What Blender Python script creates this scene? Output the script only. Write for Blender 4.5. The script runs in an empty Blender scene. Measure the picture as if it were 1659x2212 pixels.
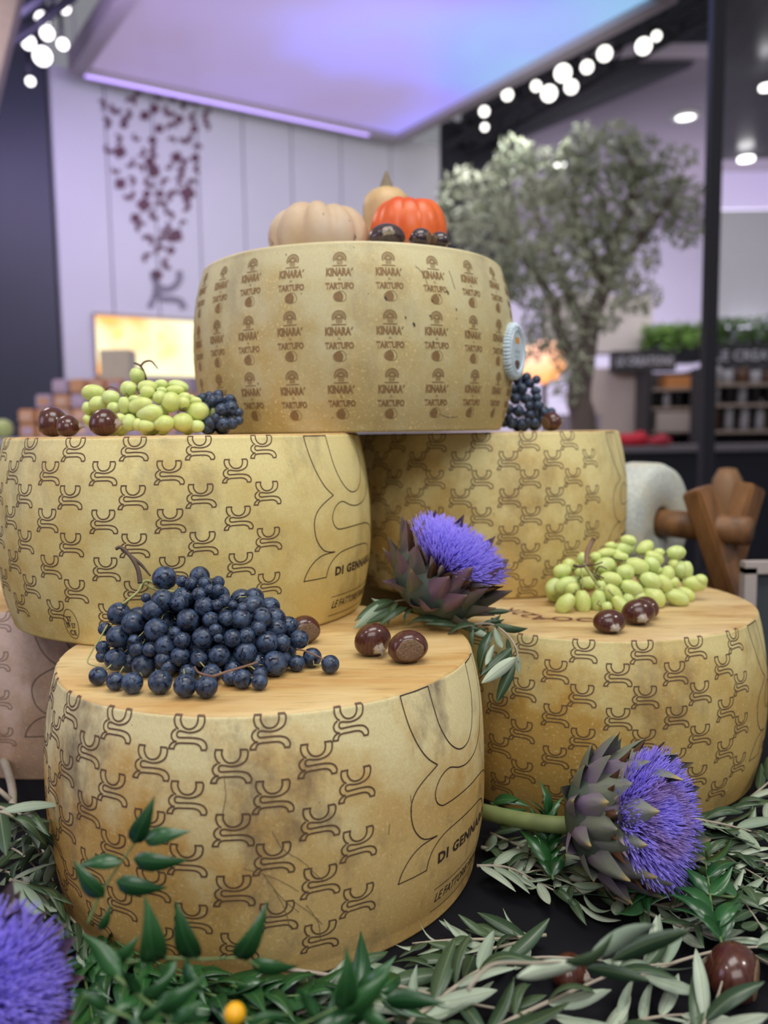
import bpy, bmesh, math, random
from math import sin, cos, pi, radians, atan2, hypot
from mathutils import Vector, Matrix, Euler

random.seed(7)
S = bpy.context.scene
COL = S.collection
CZ = 1.2205                      # height of the lens above the floor
ZT = CZ - .4405                  # height of the table top
F, PITCH, ROLL = 1742.46, .09956, -.014145

# ------------------------------------------------------------------ camera
cam = bpy.data.cameras.new('camera'); camo = bpy.data.objects.new('camera', cam); COL.objects.link(camo)
cr, sr, cp, sp = cos(ROLL), sin(ROLL), cos(PITCH), sin(PITCH)
r_ = (cr, sp*sr, cp*sr); u_ = (-sr, sp*cr, cp*cr); b_ = (0, -cp, sp)
camo.matrix_world = Matrix(((r_[0], u_[0], b_[0], 0), (r_[1], u_[1], b_[1], 0), (r_[2], u_[2], b_[2], CZ), (0, 0, 0, 1)))
cam.sensor_fit = 'VERTICAL'; cam.sensor_height = 36; cam.sensor_width = 36
cam.lens = F/2212*36
cam.clip_start = .02; cam.clip_end = 60
cam.dof.use_dof = True; cam.dof.focus_distance = .76
cam.dof.aperture_fstop = cam.lens/8.5
cam.dof.aperture_blades = 0
S.camera = camo

# ------------------------------------------------------------------ world, exposure, big lights
w = bpy.data.worlds.new('world'); S.world = w; w.use_nodes = True
w.node_tree.nodes['Background'].inputs[0].default_value = (.80, .80, .90, 1)
w.node_tree.nodes['Background'].inputs[1].default_value = .27
S.view_settings.view_transform = 'Standard'; S.view_settings.look = 'None'
S.view_settings.gamma = 1; S.view_settings.use_curve_mapping = False
S.view_settings.exposure = 0.13

def area(name, loc, target, sx, sy, power, color=(1, 1, 1), spread=180):
    l = bpy.data.lights.new(name, 'AREA'); l.shape = 'RECTANGLE'; l.size = sx; l.size_y = sy
    l.energy = power; l.color = color; l.spread = radians(spread)
    o = bpy.data.objects.new(name, l); COL.objects.link(o); o.location = loc
    o.rotation_euler = (Vector(target)-Vector(loc)).to_track_quat('-Z', 'Y').to_euler(); return o
def spot(name, loc, target, power, color=(1, 1, 1), angle=50, size=.05):
    l = bpy.data.lights.new(name, 'SPOT'); l.energy = power; l.color = color
    l.spot_size = radians(angle); l.spot_blend = .6; l.shadow_soft_size = size
    o = bpy.data.objects.new(name, l); COL.objects.link(o); o.location = loc
    o.rotation_euler = (Vector(target)-Vector(loc)).to_track_quat('-Z', 'Y').to_euler(); return o
area('light_overhead', (.15, .45, 3.5), (0, .95, 1), 1.6, 1.0, 34, (1, .975, .93))
area('light_front', (.25, -1.5, 2.9), (0, .9, .9), 2.2, 1.2, 33, (1, .985, .95))
area('light_left_violet', (-2.2, .3, 1.9), (-.3, .9, .95), 1.0, 1.0, 8.0, (.80, .66, 1))
spot('light_spot_right', (2.4, .2, 3.5), (.1, 1.0, 1.0), 85, (1, .95, .88), 40, .12)
spot('light_spot_left', (-1.6, .0, 3.5), (-.1, .9, 1.0), 34, (1, .97, .93), 40, .10)
area('light_wall_violet', (-1.9, 4.2, 3.3), (-2.2, 6.6, 1.9), 1.6, .5, 30, (.60, .48, 1))
area('light_wall_white', (.2, 4.4, 3.0), (-.2, 7.2, 2.0), 1.6, .6, 28, (.95, .97, 1))
area('light_hall', (3.5, 6.2, 3.9), (3.6, 8.0, 1.2), 3.0, 1.5, 70, (1, .95, .96))
area('light_hall_far', (3.2, 10.4, 1.5), (4.4, 12.5, 3.2), 3.0, 1.6, 210, (.90, .86, 1))
area('light_shop_left', (-2.2, 3.2, 3.2), (-1.9, 3.6, .9), 1.0, .6, 22, (1, .85, .85))

# ------------------------------------------------------------------ helpers
def ray(px, py):
    X = (px-829.5)/F; Y = -(py-1106)/F
    x = X*cr-Y*sr; zu = X*sr+Y*cr
    return Vector((x, cp+zu*sp, -sp+zu*cp))
def P(px, py, d):
    return ray(px, py)*d + Vector((0, 0, CZ))
def PZ(px, py, z):
    d = ray(px, py); return d*((z-CZ)/d.z) + Vector((0, 0, CZ))
def PY(px, py, y):
    d = ray(px, py); return d*(y/d.y) + Vector((0, 0, CZ))

def mesh_from_bm(name, bm, smooth=True):
    me = bpy.data.meshes.new(name); bm.to_mesh(me); bm.free()
    if smooth:
        for p in me.polygons: p.use_smooth = True
    return me
def empty(name, loc, label, cat, group=None):
    o = bpy.data.objects.new(name, None); COL.objects.link(o); o.location = loc; o.empty_display_size = .02
    o['label'] = label; o['category'] = cat
    if group: o['group'] = group
    return o
def tag(o, label, cat, group=None, kind=None):
    o['label'] = label; o['category'] = cat
    if group: o['group'] = group
    if kind: o['kind'] = kind
    return o
def add(name, me, mats, parent=None, M=None, smooth=None):
    """link a mesh object; geometry (or M) is in world space, also under a parent"""
    if isinstance(me, bmesh.types.BMesh): me = mesh_from_bm(name, me, True if smooth is None else smooth)
    if not isinstance(mats, (list, tuple)): mats = [mats]
    if not me.materials:
        for m in mats: me.materials.append(m)
    o = bpy.data.objects.new(name, me); COL.objects.link(o)
    M = M or Matrix.Identity(4)
    if parent is not None:
        o.parent = parent
        loc = world_loc(parent)
        o.matrix_local = Matrix.Translation(-loc) @ M if parent.type == 'EMPTY' and parent.rotation_euler.x == 0 else WM[parent.name].inverted() @ M
    else: o.matrix_world = M
    WM[o.name] = M
    return o
WM = {}
def world_loc(o): return Vector(o.location) if o.parent is None else WM[o.name].to_translation()
def struct(name, bm, m, parent=None, smooth=False):
    o = add(name, bm, m, parent, smooth=smooth)
    if parent is None: o['kind'] = 'structure'
    return o

def box(bm, c, s, rz=0, M=None, mi=0, bev=0):
    M = M or (Matrix.Translation(c) @ Matrix.Rotation(rz, 4, 'Z'))
    r = bmesh.ops.create_cube(bm, size=1, matrix=M @ Matrix.Diagonal((s[0], s[1], s[2], 1)))
    fs = {f for v in r['verts'] for f in v.link_faces}
    for f in fs: f.material_index = mi
    if bev:
        es = list({e for v in r['verts'] for e in v.link_edges})
        bmesh.ops.bevel(bm, geom=es, offset=bev, segments=2, affect='EDGES')
def bar(bm, a, b, wx, wy, up=(0, 0, 1), mi=0, bev=0):
    a, b = Vector(a), Vector(b); z = (b-a); L = z.length; z.normalize()
    x = Vector(up).cross(z)
    if x.length < 1e-4: x = Vector((1, 0, 0))
    x.normalize(); y = z.cross(x)
    M = Matrix((x, y, z)).transposed().to_4x4(); M.translation = (a+b)/2
    box(bm, None, (wx, wy, L), M=M, mi=mi, bev=bev)
def tube(bm, pts, r0, r1=None, n=6, cap=True):
    pts = [Vector(p) for p in pts]; r1 = r0 if r1 is None else r1
    rings = []; N = len(pts); prevx = None
    for i, p in enumerate(pts):
        t = (pts[min(i+1, N-1)]-pts[max(i-1, 0)]).normalized()
        x = prevx - t*prevx.dot(t) if prevx else t.orthogonal()
        if x.length < 1e-6: x = t.orthogonal()
        x.normalize(); prevx = x; y = t.cross(x)
        r = r0+(r1-r0)*i/(N-1)
        rings.append([bm.verts.new(p+(x*cos(2*pi*k/n)+y*sin(2*pi*k/n))*r) for k in range(n)])
    for a, b in zip(rings, rings[1:]):
        for k in range(n): bm.faces.new((a[k], a[(k+1) % n], b[(k+1) % n], b[k]))
    if cap:
        bm.faces.new(rings[0][::-1]); bm.faces.new(rings[-1])
def catmull(pts, k=5, closed=False):
    pts = [Vector(p) for p in pts]; out = []
    n = len(pts)
    for i in range(n if closed else n-1):
        if closed: p0, p1, p2, p3 = pts[i-1], pts[i], pts[(i+1) % n], pts[(i+2) % n]
        else: p0, p1, p2, p3 = pts[max(i-1, 0)], pts[i], pts[i+1], pts[min(i+2, n-1)]
        for j in range(k):
            t = j/k
            out.append(.5*((2*p1)+(-p0+p2)*t+(2*p0-5*p1+4*p2-p3)*t*t+(-p0+3*p1-3*p2+p3)*t**3))
    if not closed: out.append(pts[-1])
    return out
def lathe(bm, prof, n=48, M=None, rib=None, mi=None, close=True):
    """prof: list of (r, z)"""
    rings = []
    for i, (r, z) in enumerate(prof):
        if r < 1e-6: rings.append([bm.verts.new((0, 0, z))]); continue
        ring = []
        for k in range(n):
            a = 2*pi*k/n; rr, zz = (r, z) if rib is None else rib(r, z, a)
            ring.append(bm.verts.new((rr*cos(a), rr*sin(a), zz)))
        rings.append(ring)
    for i, (a, b) in enumerate(zip(rings, rings[1:])):
        for k in range(n):
            k2 = (k+1) % n
            if len(a) == 1: f = bm.faces.new((a[0], b[k], b[k2]))
            elif len(b) == 1: f = bm.faces.new((a[k], b[0], a[k2]))
            else: f = bm.faces.new((a[k], b[k], b[k2], a[k2]))
            if mi is not None: f.material_index = mi[i]
    if M is not None: bmesh.ops.transform(bm, matrix=M, verts=bm.verts)

# ------------------------------------------------------------------ materials
class NT:
    def __init__(s, name):
        s.m = bpy.data.materials.new(name); s.m.use_nodes = True; s.t = s.m.node_tree
        s.b = s.t.nodes['Principled BSDF']
        s.co = s.t.nodes.new('ShaderNodeTexCoord')
    def n(s, typ, **kw):
        x = s.t.nodes.new('ShaderNode'+typ)
        for k, v in kw.items():
            if k.startswith('i_'):
                key = k[2:]; x.inputs[int(key) if key.isdigit() else key].default_value = v
            else: setattr(x, k, v)
        return x
    def l(s, a, b): s.t.links.new(a, b)
    def mapping(s, scale=(1, 1, 1), rot=(0, 0, 0), src='Object'):
        m = s.n('Mapping'); m.inputs['Scale'].default_value = scale; m.inputs['Rotation'].default_value = rot
        s.l(s.co.outputs[src], m.inputs['Vector']); return m.outputs[0]
    def noise(s, scale, detail=3, rough=.5, vec=None, dist=0):
        x = s.n('TexNoise'); x.inputs['Scale'].default_value = scale; x.inputs['Detail'].default_value = detail
        x.inputs['Roughness'].default_value = rough; x.inputs['Distortion'].default_value = dist
        s.l(vec if vec is not None else s.co.outputs['Object'], x.inputs['Vector']); return x.outputs['Fac']
    def ramp(s, fac, stops):
        r = s.n('ValToRGB'); e = r.color_ramp.elements
        while len(e) < len(stops): e.new(.5)
        for i, (p, c) in enumerate(stops):
            e[i].position = p; e[i].color = (c, c, c, 1) if isinstance(c, (int, float)) else (*c, 1)
        s.l(fac, r.inputs[0]); return r.outputs['Color']
    def mix(s, fac, a, b, mode='MIX'):
        m = s.n('Mix', data_type='RGBA', blend_type=mode)
        for v, i in ((fac, 0), (a, 6), (b, 7)):
            if isinstance(v, (int, float)): m.inputs[i].default_value = v
            elif isinstance(v, tuple): m.inputs[i].default_value = (*v, 1)
            else: s.l(v, m.inputs[i])
        return m.outputs[2]
    def math(s, op, a, b=0):
        m = s.n('Math', operation=op)
        for v, i in ((a, 0), (b, 1)):
            if isinstance(v, (int, float)): m.inputs[i].default_value = v
            else: s.l(v, m.inputs[i])
        return m.outputs[0]
    def sep(s, vec=None):
        x = s.n('SeparateXYZ'); s.l(vec if vec is not None else s.co.outputs['Object'], x.inputs[0]); return x.outputs
    def bump(s, h, strength=.3, dist=.001):
        b = s.n('Bump'); b.inputs['Strength'].default_value = strength; b.inputs['Distance'].default_value = dist
        s.l(h, b.inputs['Height']); s.l(b.outputs[0], s.b.inputs['Normal'])
    def set(s, color=None, rough=None, **kw):
        if color is not None:
            if isinstance(color, tuple): s.b.inputs['Base Color'].default_value = (*color, 1)
            else: s.l(color, s.b.inputs['Base Color'])
        if rough is not None: s.b.inputs['Roughness'].default_value = rough
        for k, v in kw.items():
            s.b.inputs[k.replace('_', ' ')].default_value = v
        return s.m
def simple(name, color, rough=.5, var=.12, scale=30, **kw):
    n = NT(name); f = n.noise(scale, 3)
    c = n.mix(f, tuple(x*(1-var) for x in color), tuple(min(1, x*(1+var)) for x in color))
    return n.set(c, rough, **kw)
def glow(name, color, strength):
    n = NT(name); n.set((.8, .8, .8), .5)
    n.b.inputs['Emission Color'].default_value = (*color, 1); n.b.inputs['Emission Strength'].default_value = strength
    return n.m

def rind(name, pale, ochre, amount, stain=.5, bands=0, H=.22, spk=1.0):
    n = NT(name); z = n.sep()[2]
    big = n.noise(7, 4, .6); med = n.noise(22, 5, .6); fine = n.noise(260, 3, .6)
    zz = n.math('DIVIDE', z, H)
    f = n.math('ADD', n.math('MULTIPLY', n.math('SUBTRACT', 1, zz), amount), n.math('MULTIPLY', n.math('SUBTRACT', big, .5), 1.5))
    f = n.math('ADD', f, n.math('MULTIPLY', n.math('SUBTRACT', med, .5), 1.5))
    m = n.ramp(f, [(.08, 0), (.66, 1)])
    c = n.mix(m, pale, ochre); c = n.mix(n.math('MULTIPLY', n.ramp(n.noise(3.2, 3, .5), [(.42, 0), (.66, 1)]), .35), c, tuple(min(1, x*1.25) for x in pale))
    # pale crystals, dense where the rind is ochre
    v = n.noise(330, 2, .5); sk = n.ramp(v, [(.60, 0), (.70, 1)])
    sk = n.math('MULTIPLY', n.math('MULTIPLY', sk, n.math('ADD', .25, m)), .5*spk)
    c = n.mix(sk, c, (.85, .66, .32))
    gr = n.ramp(n.noise(500, 2, .6), [(.35, 0), (.7, 1)])
    c = n.mix(n.math('MULTIPLY', gr, .16), c, tuple(x*.55 for x in ochre))
    # grey-brown handling stains in upright smears
    sv = n.mapping((1, 1, .55)); st = n.ramp(n.noise(11, 6, .7, sv), [(.53, 0), (.72, 1)])
    c = n.mix(n.math('MULTIPLY', st, stain), c, (.17, .12, .085))
    # tiny dark specks
    ds = n.ramp(n.noise(150, 2, .5), [(.765, 0), (.80, 1)])
    c = n.mix(n.math('MULTIPLY', ds, .7), c, (.06, .05, .04))
    n.set(c, .52, Specular_IOR_Level=.35, Subsurface_Weight=.04, Subsurface_Radius=(.01, .006, .003), Subsurface_Scale=.5)
    n.bump(n.math('ADD', n.math('MULTIPLY', fine, .5), n.math('MULTIPLY', med, 1.2)), .35, .0012)
    return n.m
def rind_top(name, a=(.64, .46, .20), b=(.50, .28, .09), c3=(.72, .57, .30), rot=.25):
    n = NT(name)
    v = n.mapping((4, 26, 6), (0, 0, rot)); s1 = n.noise(1.6, 6, .62, v, .6)
    big = n.noise(6, 3, .5)
    c = n.mix(n.ramp(s1, [(.36, 0), (.66, 1)]), a, b)
    c = n.mix(n.ramp(big, [(.42, 0), (.72, 1)]), c, c3)
    v2 = n.mapping((10, 90, 6), (0, 0, rot)); s2 = n.noise(2.0, 4, .6, v2)
    c = n.mix(n.math('MULTIPLY', n.ramp(s2, [(.55, 0), (.72, 1)]), .45), c, tuple(x*.5 for x in b))
    n.set(c, .6, Specular_IOR_Level=.3); n.bump(s1, .25, .001)
    return n.m
PALE = (.76, .66, .31); OCH = (.53, .315, .085)
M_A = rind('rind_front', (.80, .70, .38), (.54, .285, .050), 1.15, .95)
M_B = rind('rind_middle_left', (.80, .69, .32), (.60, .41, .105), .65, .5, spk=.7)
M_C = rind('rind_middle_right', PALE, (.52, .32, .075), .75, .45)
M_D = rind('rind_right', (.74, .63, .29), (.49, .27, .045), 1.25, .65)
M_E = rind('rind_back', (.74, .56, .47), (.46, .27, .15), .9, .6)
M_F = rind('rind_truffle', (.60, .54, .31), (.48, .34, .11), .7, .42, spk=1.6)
M_TOP = rind_top('rind_top_face'); M_TOP2 = rind_top('rind_top_face_right', (.64, .47, .22), (.42, .24, .09), (.72, .58, .33), -.2)
M_TOPF = rind_top('rind_top_face_truffle', (.62, .56, .36), (.5, .4, .2), (.68, .6, .4))
M_INK = simple('branded_ink', (.125, .065, .032), .7, .35, 120)
M_INK_B = simple('branded_ink_dark', (.045, .022, .013), .7, .35, 120)
M_INK_K = simple('branded_ink_light', (.255, .150, .055), .7, .35, 300)
M_CRACK = simple('crack_brown', (.20, .13, .075), .8, .4, 200)
M_INK_W = simple('marker_ink', (.13, .03, .035), .6, .3, 200)

def leafmat(name, a, b, rough=.4, sub=0, line=None, sheen=.3):
    n = NT(name); oi = n.n('ObjectInfo')
    c = n.mix(oi.outputs['Random'], a, b)
    f = n.noise(60, 3); c = n.mix(n.math('MULTIPLY', f, .35), c, tuple(x*.5 for x in a))
    y = n.sep()[1]; ab = n.math('ABSOLUTE', y); mid = n.math('LESS_THAN', ab, .00038)
    if line: c = n.mix(n.math('MULTIPLY', mid, .7), c, line)
    return n.set(c, rough, Specular_IOR_Level=sheen)
M_OL_UP = leafmat('olive_leaf_top', (.028, .062, .030), (.075, .125, .06), .38, line=(.14, .18, .09), sheen=.5)
M_OL_DN = leafmat('olive_leaf_underside', (.24, .32, .23), (.50, .57, .44), .55, line=(.22, .26, .16))
M_RU_UP = leafmat('ruscus_leaf', (.012, .062, .018), (.03, .12, .03), .3, line=(.05, .16, .05), sheen=.6)
M_RU_DN = leafmat('ruscus_leaf_underside', (.03, .10, .035), (.045, .14, .05), .45)
M_TWIG = simple('twig_bark', (.36, .31, .24), .7, .3, 60)
M_TWIG_G = simple('twig_green', (.10, .17, .05), .5, .3, 60)

# ------------------------------------------------------------------ setting
CLOTH = NT('black_tablecloth'); nz = CLOTH.noise(900, 2); CLOTH.set(CLOTH.mix(nz, (.004, .004, .006), (.012, .012, .016)), .85, Specular_IOR_Level=.15); CLOTH.bump(nz, .3, .0005); CLOTH = CLOTH.m
bm = bmesh.new(); box(bm, (3, 6, -.05), (24, 26, .1)); struct('floor', bm, simple('floor_grey', (.16, .15, .16), .35, .1, 3))

TABLE_X0, TABLE_X1, TABLE_Y0, TABLE_Y1 = -1.1, 1.35, .12, 2.5
t = empty('display_table', (0, 1, 0), 'display table covered by a plain black cloth under all the cheese wheels', 'table')
bm = bmesh.new(); box(bm, ((TABLE_X0+TABLE_X1)/2, (TABLE_Y0+TABLE_Y1)/2, ZT-.02), (TABLE_X1-TABLE_X0-.02, TABLE_Y1-TABLE_Y0-.02, .03)); add('table_top', bm, simple('table_board', (.2, .15, .1)), t, smooth=False)
bm = bmesh.new()
def drape(bm):
    x0, x1, y0, y1 = TABLE_X0, TABLE_X1, TABLE_Y0, TABLE_Y1
    n = 40; loop = []
    for i in range(n): loop.append((x0+(x1-x0)*i/n, y0, 0, -1))
    for i in range(n): loop.append((x1, y0+(y1-y0)*i/n, 1, 0))
    for i in range(n): loop.append((x1-(x1-x0)*i/n, y1, 0, 1))
    for i in range(n): loop.append((x0, y1-(y1-y0)*i/n, -1, 0))
    rows = []
    for k, z in enumerate((ZT, ZT-.01, ZT-.3, .02)):
        rows.append([bm.verts.new((x+nx*(.004*(k > 0)+.03*k*max(0, sin(i*1.3))*(k > 1)), y+ny*(.004*(k > 0)+.03*k*max(0, sin(i*1.3))*(k > 1)), z)) for i, (x, y, nx, ny) in enumerate(loop)])
    L = len(loop)
    for a, b in zip(rows, rows[1:]):
        for i in range(L): bm.faces.new((a[i], b[i], b[(i+1) % L], a[(i+1) % L]))
    bm.faces.new(rows[0])
drape(bm); add('tablecloth', bm, CLOTH, t, smooth=False)
bm = bmesh.new()
for x in (TABLE_X0+.1, TABLE_X1-.1):
    lb = bmesh.new(); box(lb, (x, 1.1, (ZT-.04)/2), (.06, 1.6, ZT-.04)); add('trestle_leg', lb, simple('leg_metal', (.1, .1, .1)), t, smooth=False)

# ------------------------------------------------------------------ cheese wheels
LOGO = dict(
    segs=[[(365, 305), (540, 305)],
          [(540, 305), (522, 400), (556, 500), (610, 575), (685, 620), (770, 633), (855, 620), (935, 575), (990, 500), (1015, 400), (1005, 305)],
          [(1005, 305), (1165, 305)],
          [(1165, 305), (1200, 350), (1198, 440), (1170, 540), (1110, 615), (1020, 670), (920, 703), (800, 718), (680, 710), (570, 690), (510, 692), (462, 720), (445, 770), (458, 820), (505, 850), (600, 850), (750, 842), (900, 842), (1020, 850), (1130, 872), (1210, 915), (1265, 985), (1285, 1070), (1255, 1135)],
          [(1255, 1135), (1140, 1135)],
          [(1140, 1135), (1120, 1070), (1065, 1015), (985, 985), (880, 976), (700, 980), (540, 985), (462, 1005), (408, 1055), (385, 1135)],
          [(385, 1135), (245, 1135)],
          [(245, 1135), (258, 1080), (305, 1012), (372, 968), (455, 958)],
          [(455, 958), (370, 938), (310, 880), (290, 805), (305, 740), (350, 685), (415, 648)],
          [(485, 645), (405, 585), (360, 490), (345, 400), (365, 305)]], x0=245, y0=305, h=830)
BIG = dict(
    segs=[[(70, 0), (270, 0)],
          [(270, 0), (274, 70), (295, 180), (350, 275), (420, 330), (490, 346), (565, 330), (640, 270), (695, 170), (712, 70), (715, 0)],
          [(715, 0), (915, 0)],
          [(915, 0), (908, 110), (865, 240), (780, 345), (650, 412), (520, 432), (425, 420), (338, 393), (268, 415), (228, 470), (236, 520), (268, 548), (315, 556), (534, 554), (700, 562), (840, 602), (930, 680), (970, 770), (980, 830)],
          [(980, 830), (805, 830)],
          [(805, 830), (793, 770), (750, 718), (680, 692), (534, 682), (345, 689), (260, 712), (204, 755), (182, 800), (175, 830)],
          [(175, 830), (0, 830)],
          [(0, 830), (20, 780), (70, 724), (140, 692), (244, 686)],
          [(244, 686), (150, 668), (88, 600), (70, 510), (90, 445), (150, 395), (250, 350)],
          [(250, 350), (190, 305), (140, 240), (100, 155), (78, 70), (70, 0)]], x0=0, y0=0, h=830)
def wobble(seed, th, z):
    return .0008*sin(3*th+seed)+.0006*sin(5*th+seed*2.1+z*20)+.0004*sin(9*th+z*40+seed)
class Wheel:
    def __init__(s, name, x, y, R, zt, zb, rr, seed, mat, top, label, lip=0):
        s.x, s.y, s.R, s.zt, s.zb, s.rr, s.seed, s.lip = x, y, R, zt, zb, rr, seed, lip
        s.o = empty(name, (x, y, zb+CZ), label, 'cheese wheel')
        bm = bmesh.new(); n = 224; H = zt-zb
        prof = [(0, H-.0006)]+[(s.rad(0)*k, H-.0006*(1-k)) for k in (.3, .6, .85)]
        bev = .005
        for k in range(6):
            a = pi/2*k/5; prof.append((s.rad(bev)-bev+bev*sin(a), H-bev+bev*cos(a)))
        nside = 5
        for k in range(1, 44): 
            d = bev+(H-2*bev)*k/44; prof.append((s.rad(d), H-d))
        bb = .0035
        for k in range(5):
            a = pi/2*k/4; prof.append((s.rad(H-bb)-bb+bb*cos(a), bb-bb*sin(a)))
        prof.append((0, 0))
        mi = [1]*4+[1]*3+[0]*200
        def rib(r, z, a):
            d = H-z; k = r/s.R
            return (r+wobble(s.seed, a, z)*(1 if k > .6 else 0), z)
        lathe(bm, prof, n, None, rib, mi[:len(prof)-1])
        me = mesh_from_bm('rind', bm)
        me.materials.append(mat); me.materials.append(top)
        o = bpy.data.objects.new('rind', me); COL.objects.link(o); o.parent = s.o
        WM[o.name] = Matrix.Translation((x, y, zb+CZ))
        s.rind = o
    def rad(s, d):
        H = s.zt-s.zb; u = 2*d/H-1
        r = s.R*(1-s.rr*abs(u)**2.3)
        if s.lip and d > H-.010: r += s.lip*min(1, (d-(H-.010))/.004)
        return r
    def at(s, th, d, off=.00022):
        """point on the side face, in wheel space; th in radians, d below the top rim"""
        H = s.zt-s.zb
        r = s.rad(d)
        if d < .005: r = s.rad(.005)-.005+math.sqrt(max(0, .005**2-(.005-d)**2))
        z = H-d
        r += wobble(s.seed, th, z)+off
        return (r*cos(th), r*sin(th), z)
    def ribbon(s, bm, pts, wd, off=.00022):
        """pts: list of (u metres along the girth, d below rim)"""
        n = len(pts); L = []
        for i in range(n):
            a = pts[max(i-1, 0)]; b = pts[min(i+1, n-1)]
            dx, dy = b[0]-a[0], b[1]-a[1]; q = hypot(dx, dy) or 1
            nx, ny = -dy/q*wd/2, dx/q*wd/2
            x, y = pts[i]
            L.append((bm.verts.new(s.at((x+nx)/s.R, max(.0004, y+ny), off)), bm.verts.new(s.at((x-nx)/s.R, max(.0004, y-ny), off))))
        for (a, b), (c, d) in zip(L, L[1:]): bm.faces.new((a, c, d, b))
    def logo(s, bm, th, d, LG, size, wd, sx=1.0, sub=2, off=.00022):
        k = size/LG['h']
        for sg in LG['segs']:
            pts = [Vector((x, y, 0)) for x, y in sg]
            if len(pts) == 2:
                m = (pts[0]+pts[1])/2; dr = (pts[1]-pts[0]).normalized()*wd/k*.45
                pts = [pts[0]-dr, m, pts[1]+dr]
            else: pts = catmull(pts, sub)
            s.ribbon(bm, [(th*s.R+(p.x-LG['x0'])*k*sx, d+(p.y-LG['y0'])*k) for p in pts], wd, off)
    def text(s, bm, txt, th, d, h, width=None, off=.00022, shear=0, spacing=1.0, thick=0, center=False):
        me = text_mesh(txt, shear, spacing, thick)
        vs = [v.co.copy() for v in me.vertices]
        xs = [v.x for v in vs]; ys = [v.y for v in vs]; x0, x1, y0 = min(xs), max(xs), 0
        capH = CAP; ky = h/capH; kx = ky if width is None else width/(x1-x0)
        sh = (x1-x0)*kx/2 if center else 0
        nv = [bm.verts.new(s.at(th+((v.x-x0)*kx-sh)/s.R, d-v.y*ky, off)) for v in vs]
        for p in me.polygons:
            try: bm.faces.new([nv[i] for i in p.vertices])
            except ValueError: pass
    def part(s, name, bm, mat, label=None):
        o = bpy.data.objects.new(name, mesh_from_bm(name, bm)); o.data.materials.append(mat); COL.objects.link(o); o.parent = s.o
        if label: o['label'] = label
        return o
_tm = {}
CAP = .73
def text_mesh(txt, shear=0, spacing=1, thick=0):
    key = (txt, shear, spacing, thick)
    if key in _tm: return _tm[key]
    c = bpy.data.curves.new('txt', 'FONT'); c.body = txt; c.size = 1; c.shear = shear; c.space_character = spacing
    c.resolution_u = 2; c.offset = thick; c.fill_mode = 'FRONT' if hasattr(c, 'fill_mode') else c.fill_mode
    o = bpy.data.objects.new('txt', c); COL.objects.link(o)
    dg = bpy.context.evaluated_depsgraph_get(); me = bpy.data.meshes.new_from_object(o.evaluated_get(dg))
    COL.objects.unlink(o); bpy.data.objects.remove(o)
    _tm[key] = me; return me

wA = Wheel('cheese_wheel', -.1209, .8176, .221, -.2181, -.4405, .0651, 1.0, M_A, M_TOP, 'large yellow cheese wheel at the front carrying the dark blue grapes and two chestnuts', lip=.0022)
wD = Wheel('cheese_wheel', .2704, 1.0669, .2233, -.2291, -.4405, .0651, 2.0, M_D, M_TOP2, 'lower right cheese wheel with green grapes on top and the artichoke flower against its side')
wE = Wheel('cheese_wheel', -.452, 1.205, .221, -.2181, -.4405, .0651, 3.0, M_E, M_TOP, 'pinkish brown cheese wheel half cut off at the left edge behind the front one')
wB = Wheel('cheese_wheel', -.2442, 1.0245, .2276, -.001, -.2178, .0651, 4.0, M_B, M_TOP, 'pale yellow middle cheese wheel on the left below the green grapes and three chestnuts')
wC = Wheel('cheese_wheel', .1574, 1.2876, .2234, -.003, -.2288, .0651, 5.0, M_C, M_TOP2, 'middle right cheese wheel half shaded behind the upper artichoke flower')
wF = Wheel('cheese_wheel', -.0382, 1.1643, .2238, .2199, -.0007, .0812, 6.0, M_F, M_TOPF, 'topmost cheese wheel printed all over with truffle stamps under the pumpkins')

wG = Wheel('cheese_wheel', .02, 1.487, .221, -.2292, -.4405, .0651, 9.0, M_C, M_TOP2, 'cheese wheel almost hidden in the dark gap under the middle right wheel')
def pattern(w, foot, step, emb, rowd=.0245, size=.0236, off2=-7.9, lw=.0010, ink=M_INK, d0=.0012, drift=(0, 0)):
    """rows of small emblems; foot = angle of one emblem's left foot in row 1 (deg); emb = left end of the large emblem (deg)"""
    bm = bmesh.new()
    for row in range(9):
        for k in range(-9, 9):
            th = foot+k*step+(off2 if row % 2 else 0)+random.uniform(-.25, .25)+drift[0]*row
            dd = d0+row*rowd
            if dd+size > (w.zt-w.zb)-.002: continue
            if emb-8.5 < th < emb+60: continue
            if not -215 < th < 40: continue
            w.logo(bm, radians(th), dd, LOGO, size, lw, 1.03)
    w.part('printed_pattern', bm, ink, 'rows of small dark brown outlined letters branded into the rind')
    bm = bmesh.new(); k = .000189; t0 = radians(emb)
    w.logo(bm, t0, .0028, BIG, .157, .0012, 1, 4)
    w.part('large_emblem', bm, M_INK_B, 'large outlined letter emblem')
    bm = bmesh.new()
    w.text(bm, 'DI GENNARO', t0+256*k/w.R, .0028+831*k, .0098, 570*k, thick=.045, spacing=1.12)
    w.text(bm, 'LE FATTORIE FIANDINO', t0+268*k/w.R, .0028+1040*k, .0092, 640*k, shear=.25, thick=.012)
    for y in (965, 1086):
        w.ribbon(bm, [(t0*w.R+(250+i*60)*k, .0028+y*k) for i in range(12)], .0008)
    w.part('lettering', bm, M_INK_B, 'dark printed lettering between two lines')
pattern(wA, -103.5, 17.6, -53.9, .0246, .0250, -8.2, lw=.0015)
pattern(wB, -95.3, 17.2, -46.0, .0240, .0233, -7.7, lw=.0013)
pattern(wC, -84.4, 16.6, -44.5, .0247, .0238, -7.5, lw=.0013)
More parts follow.
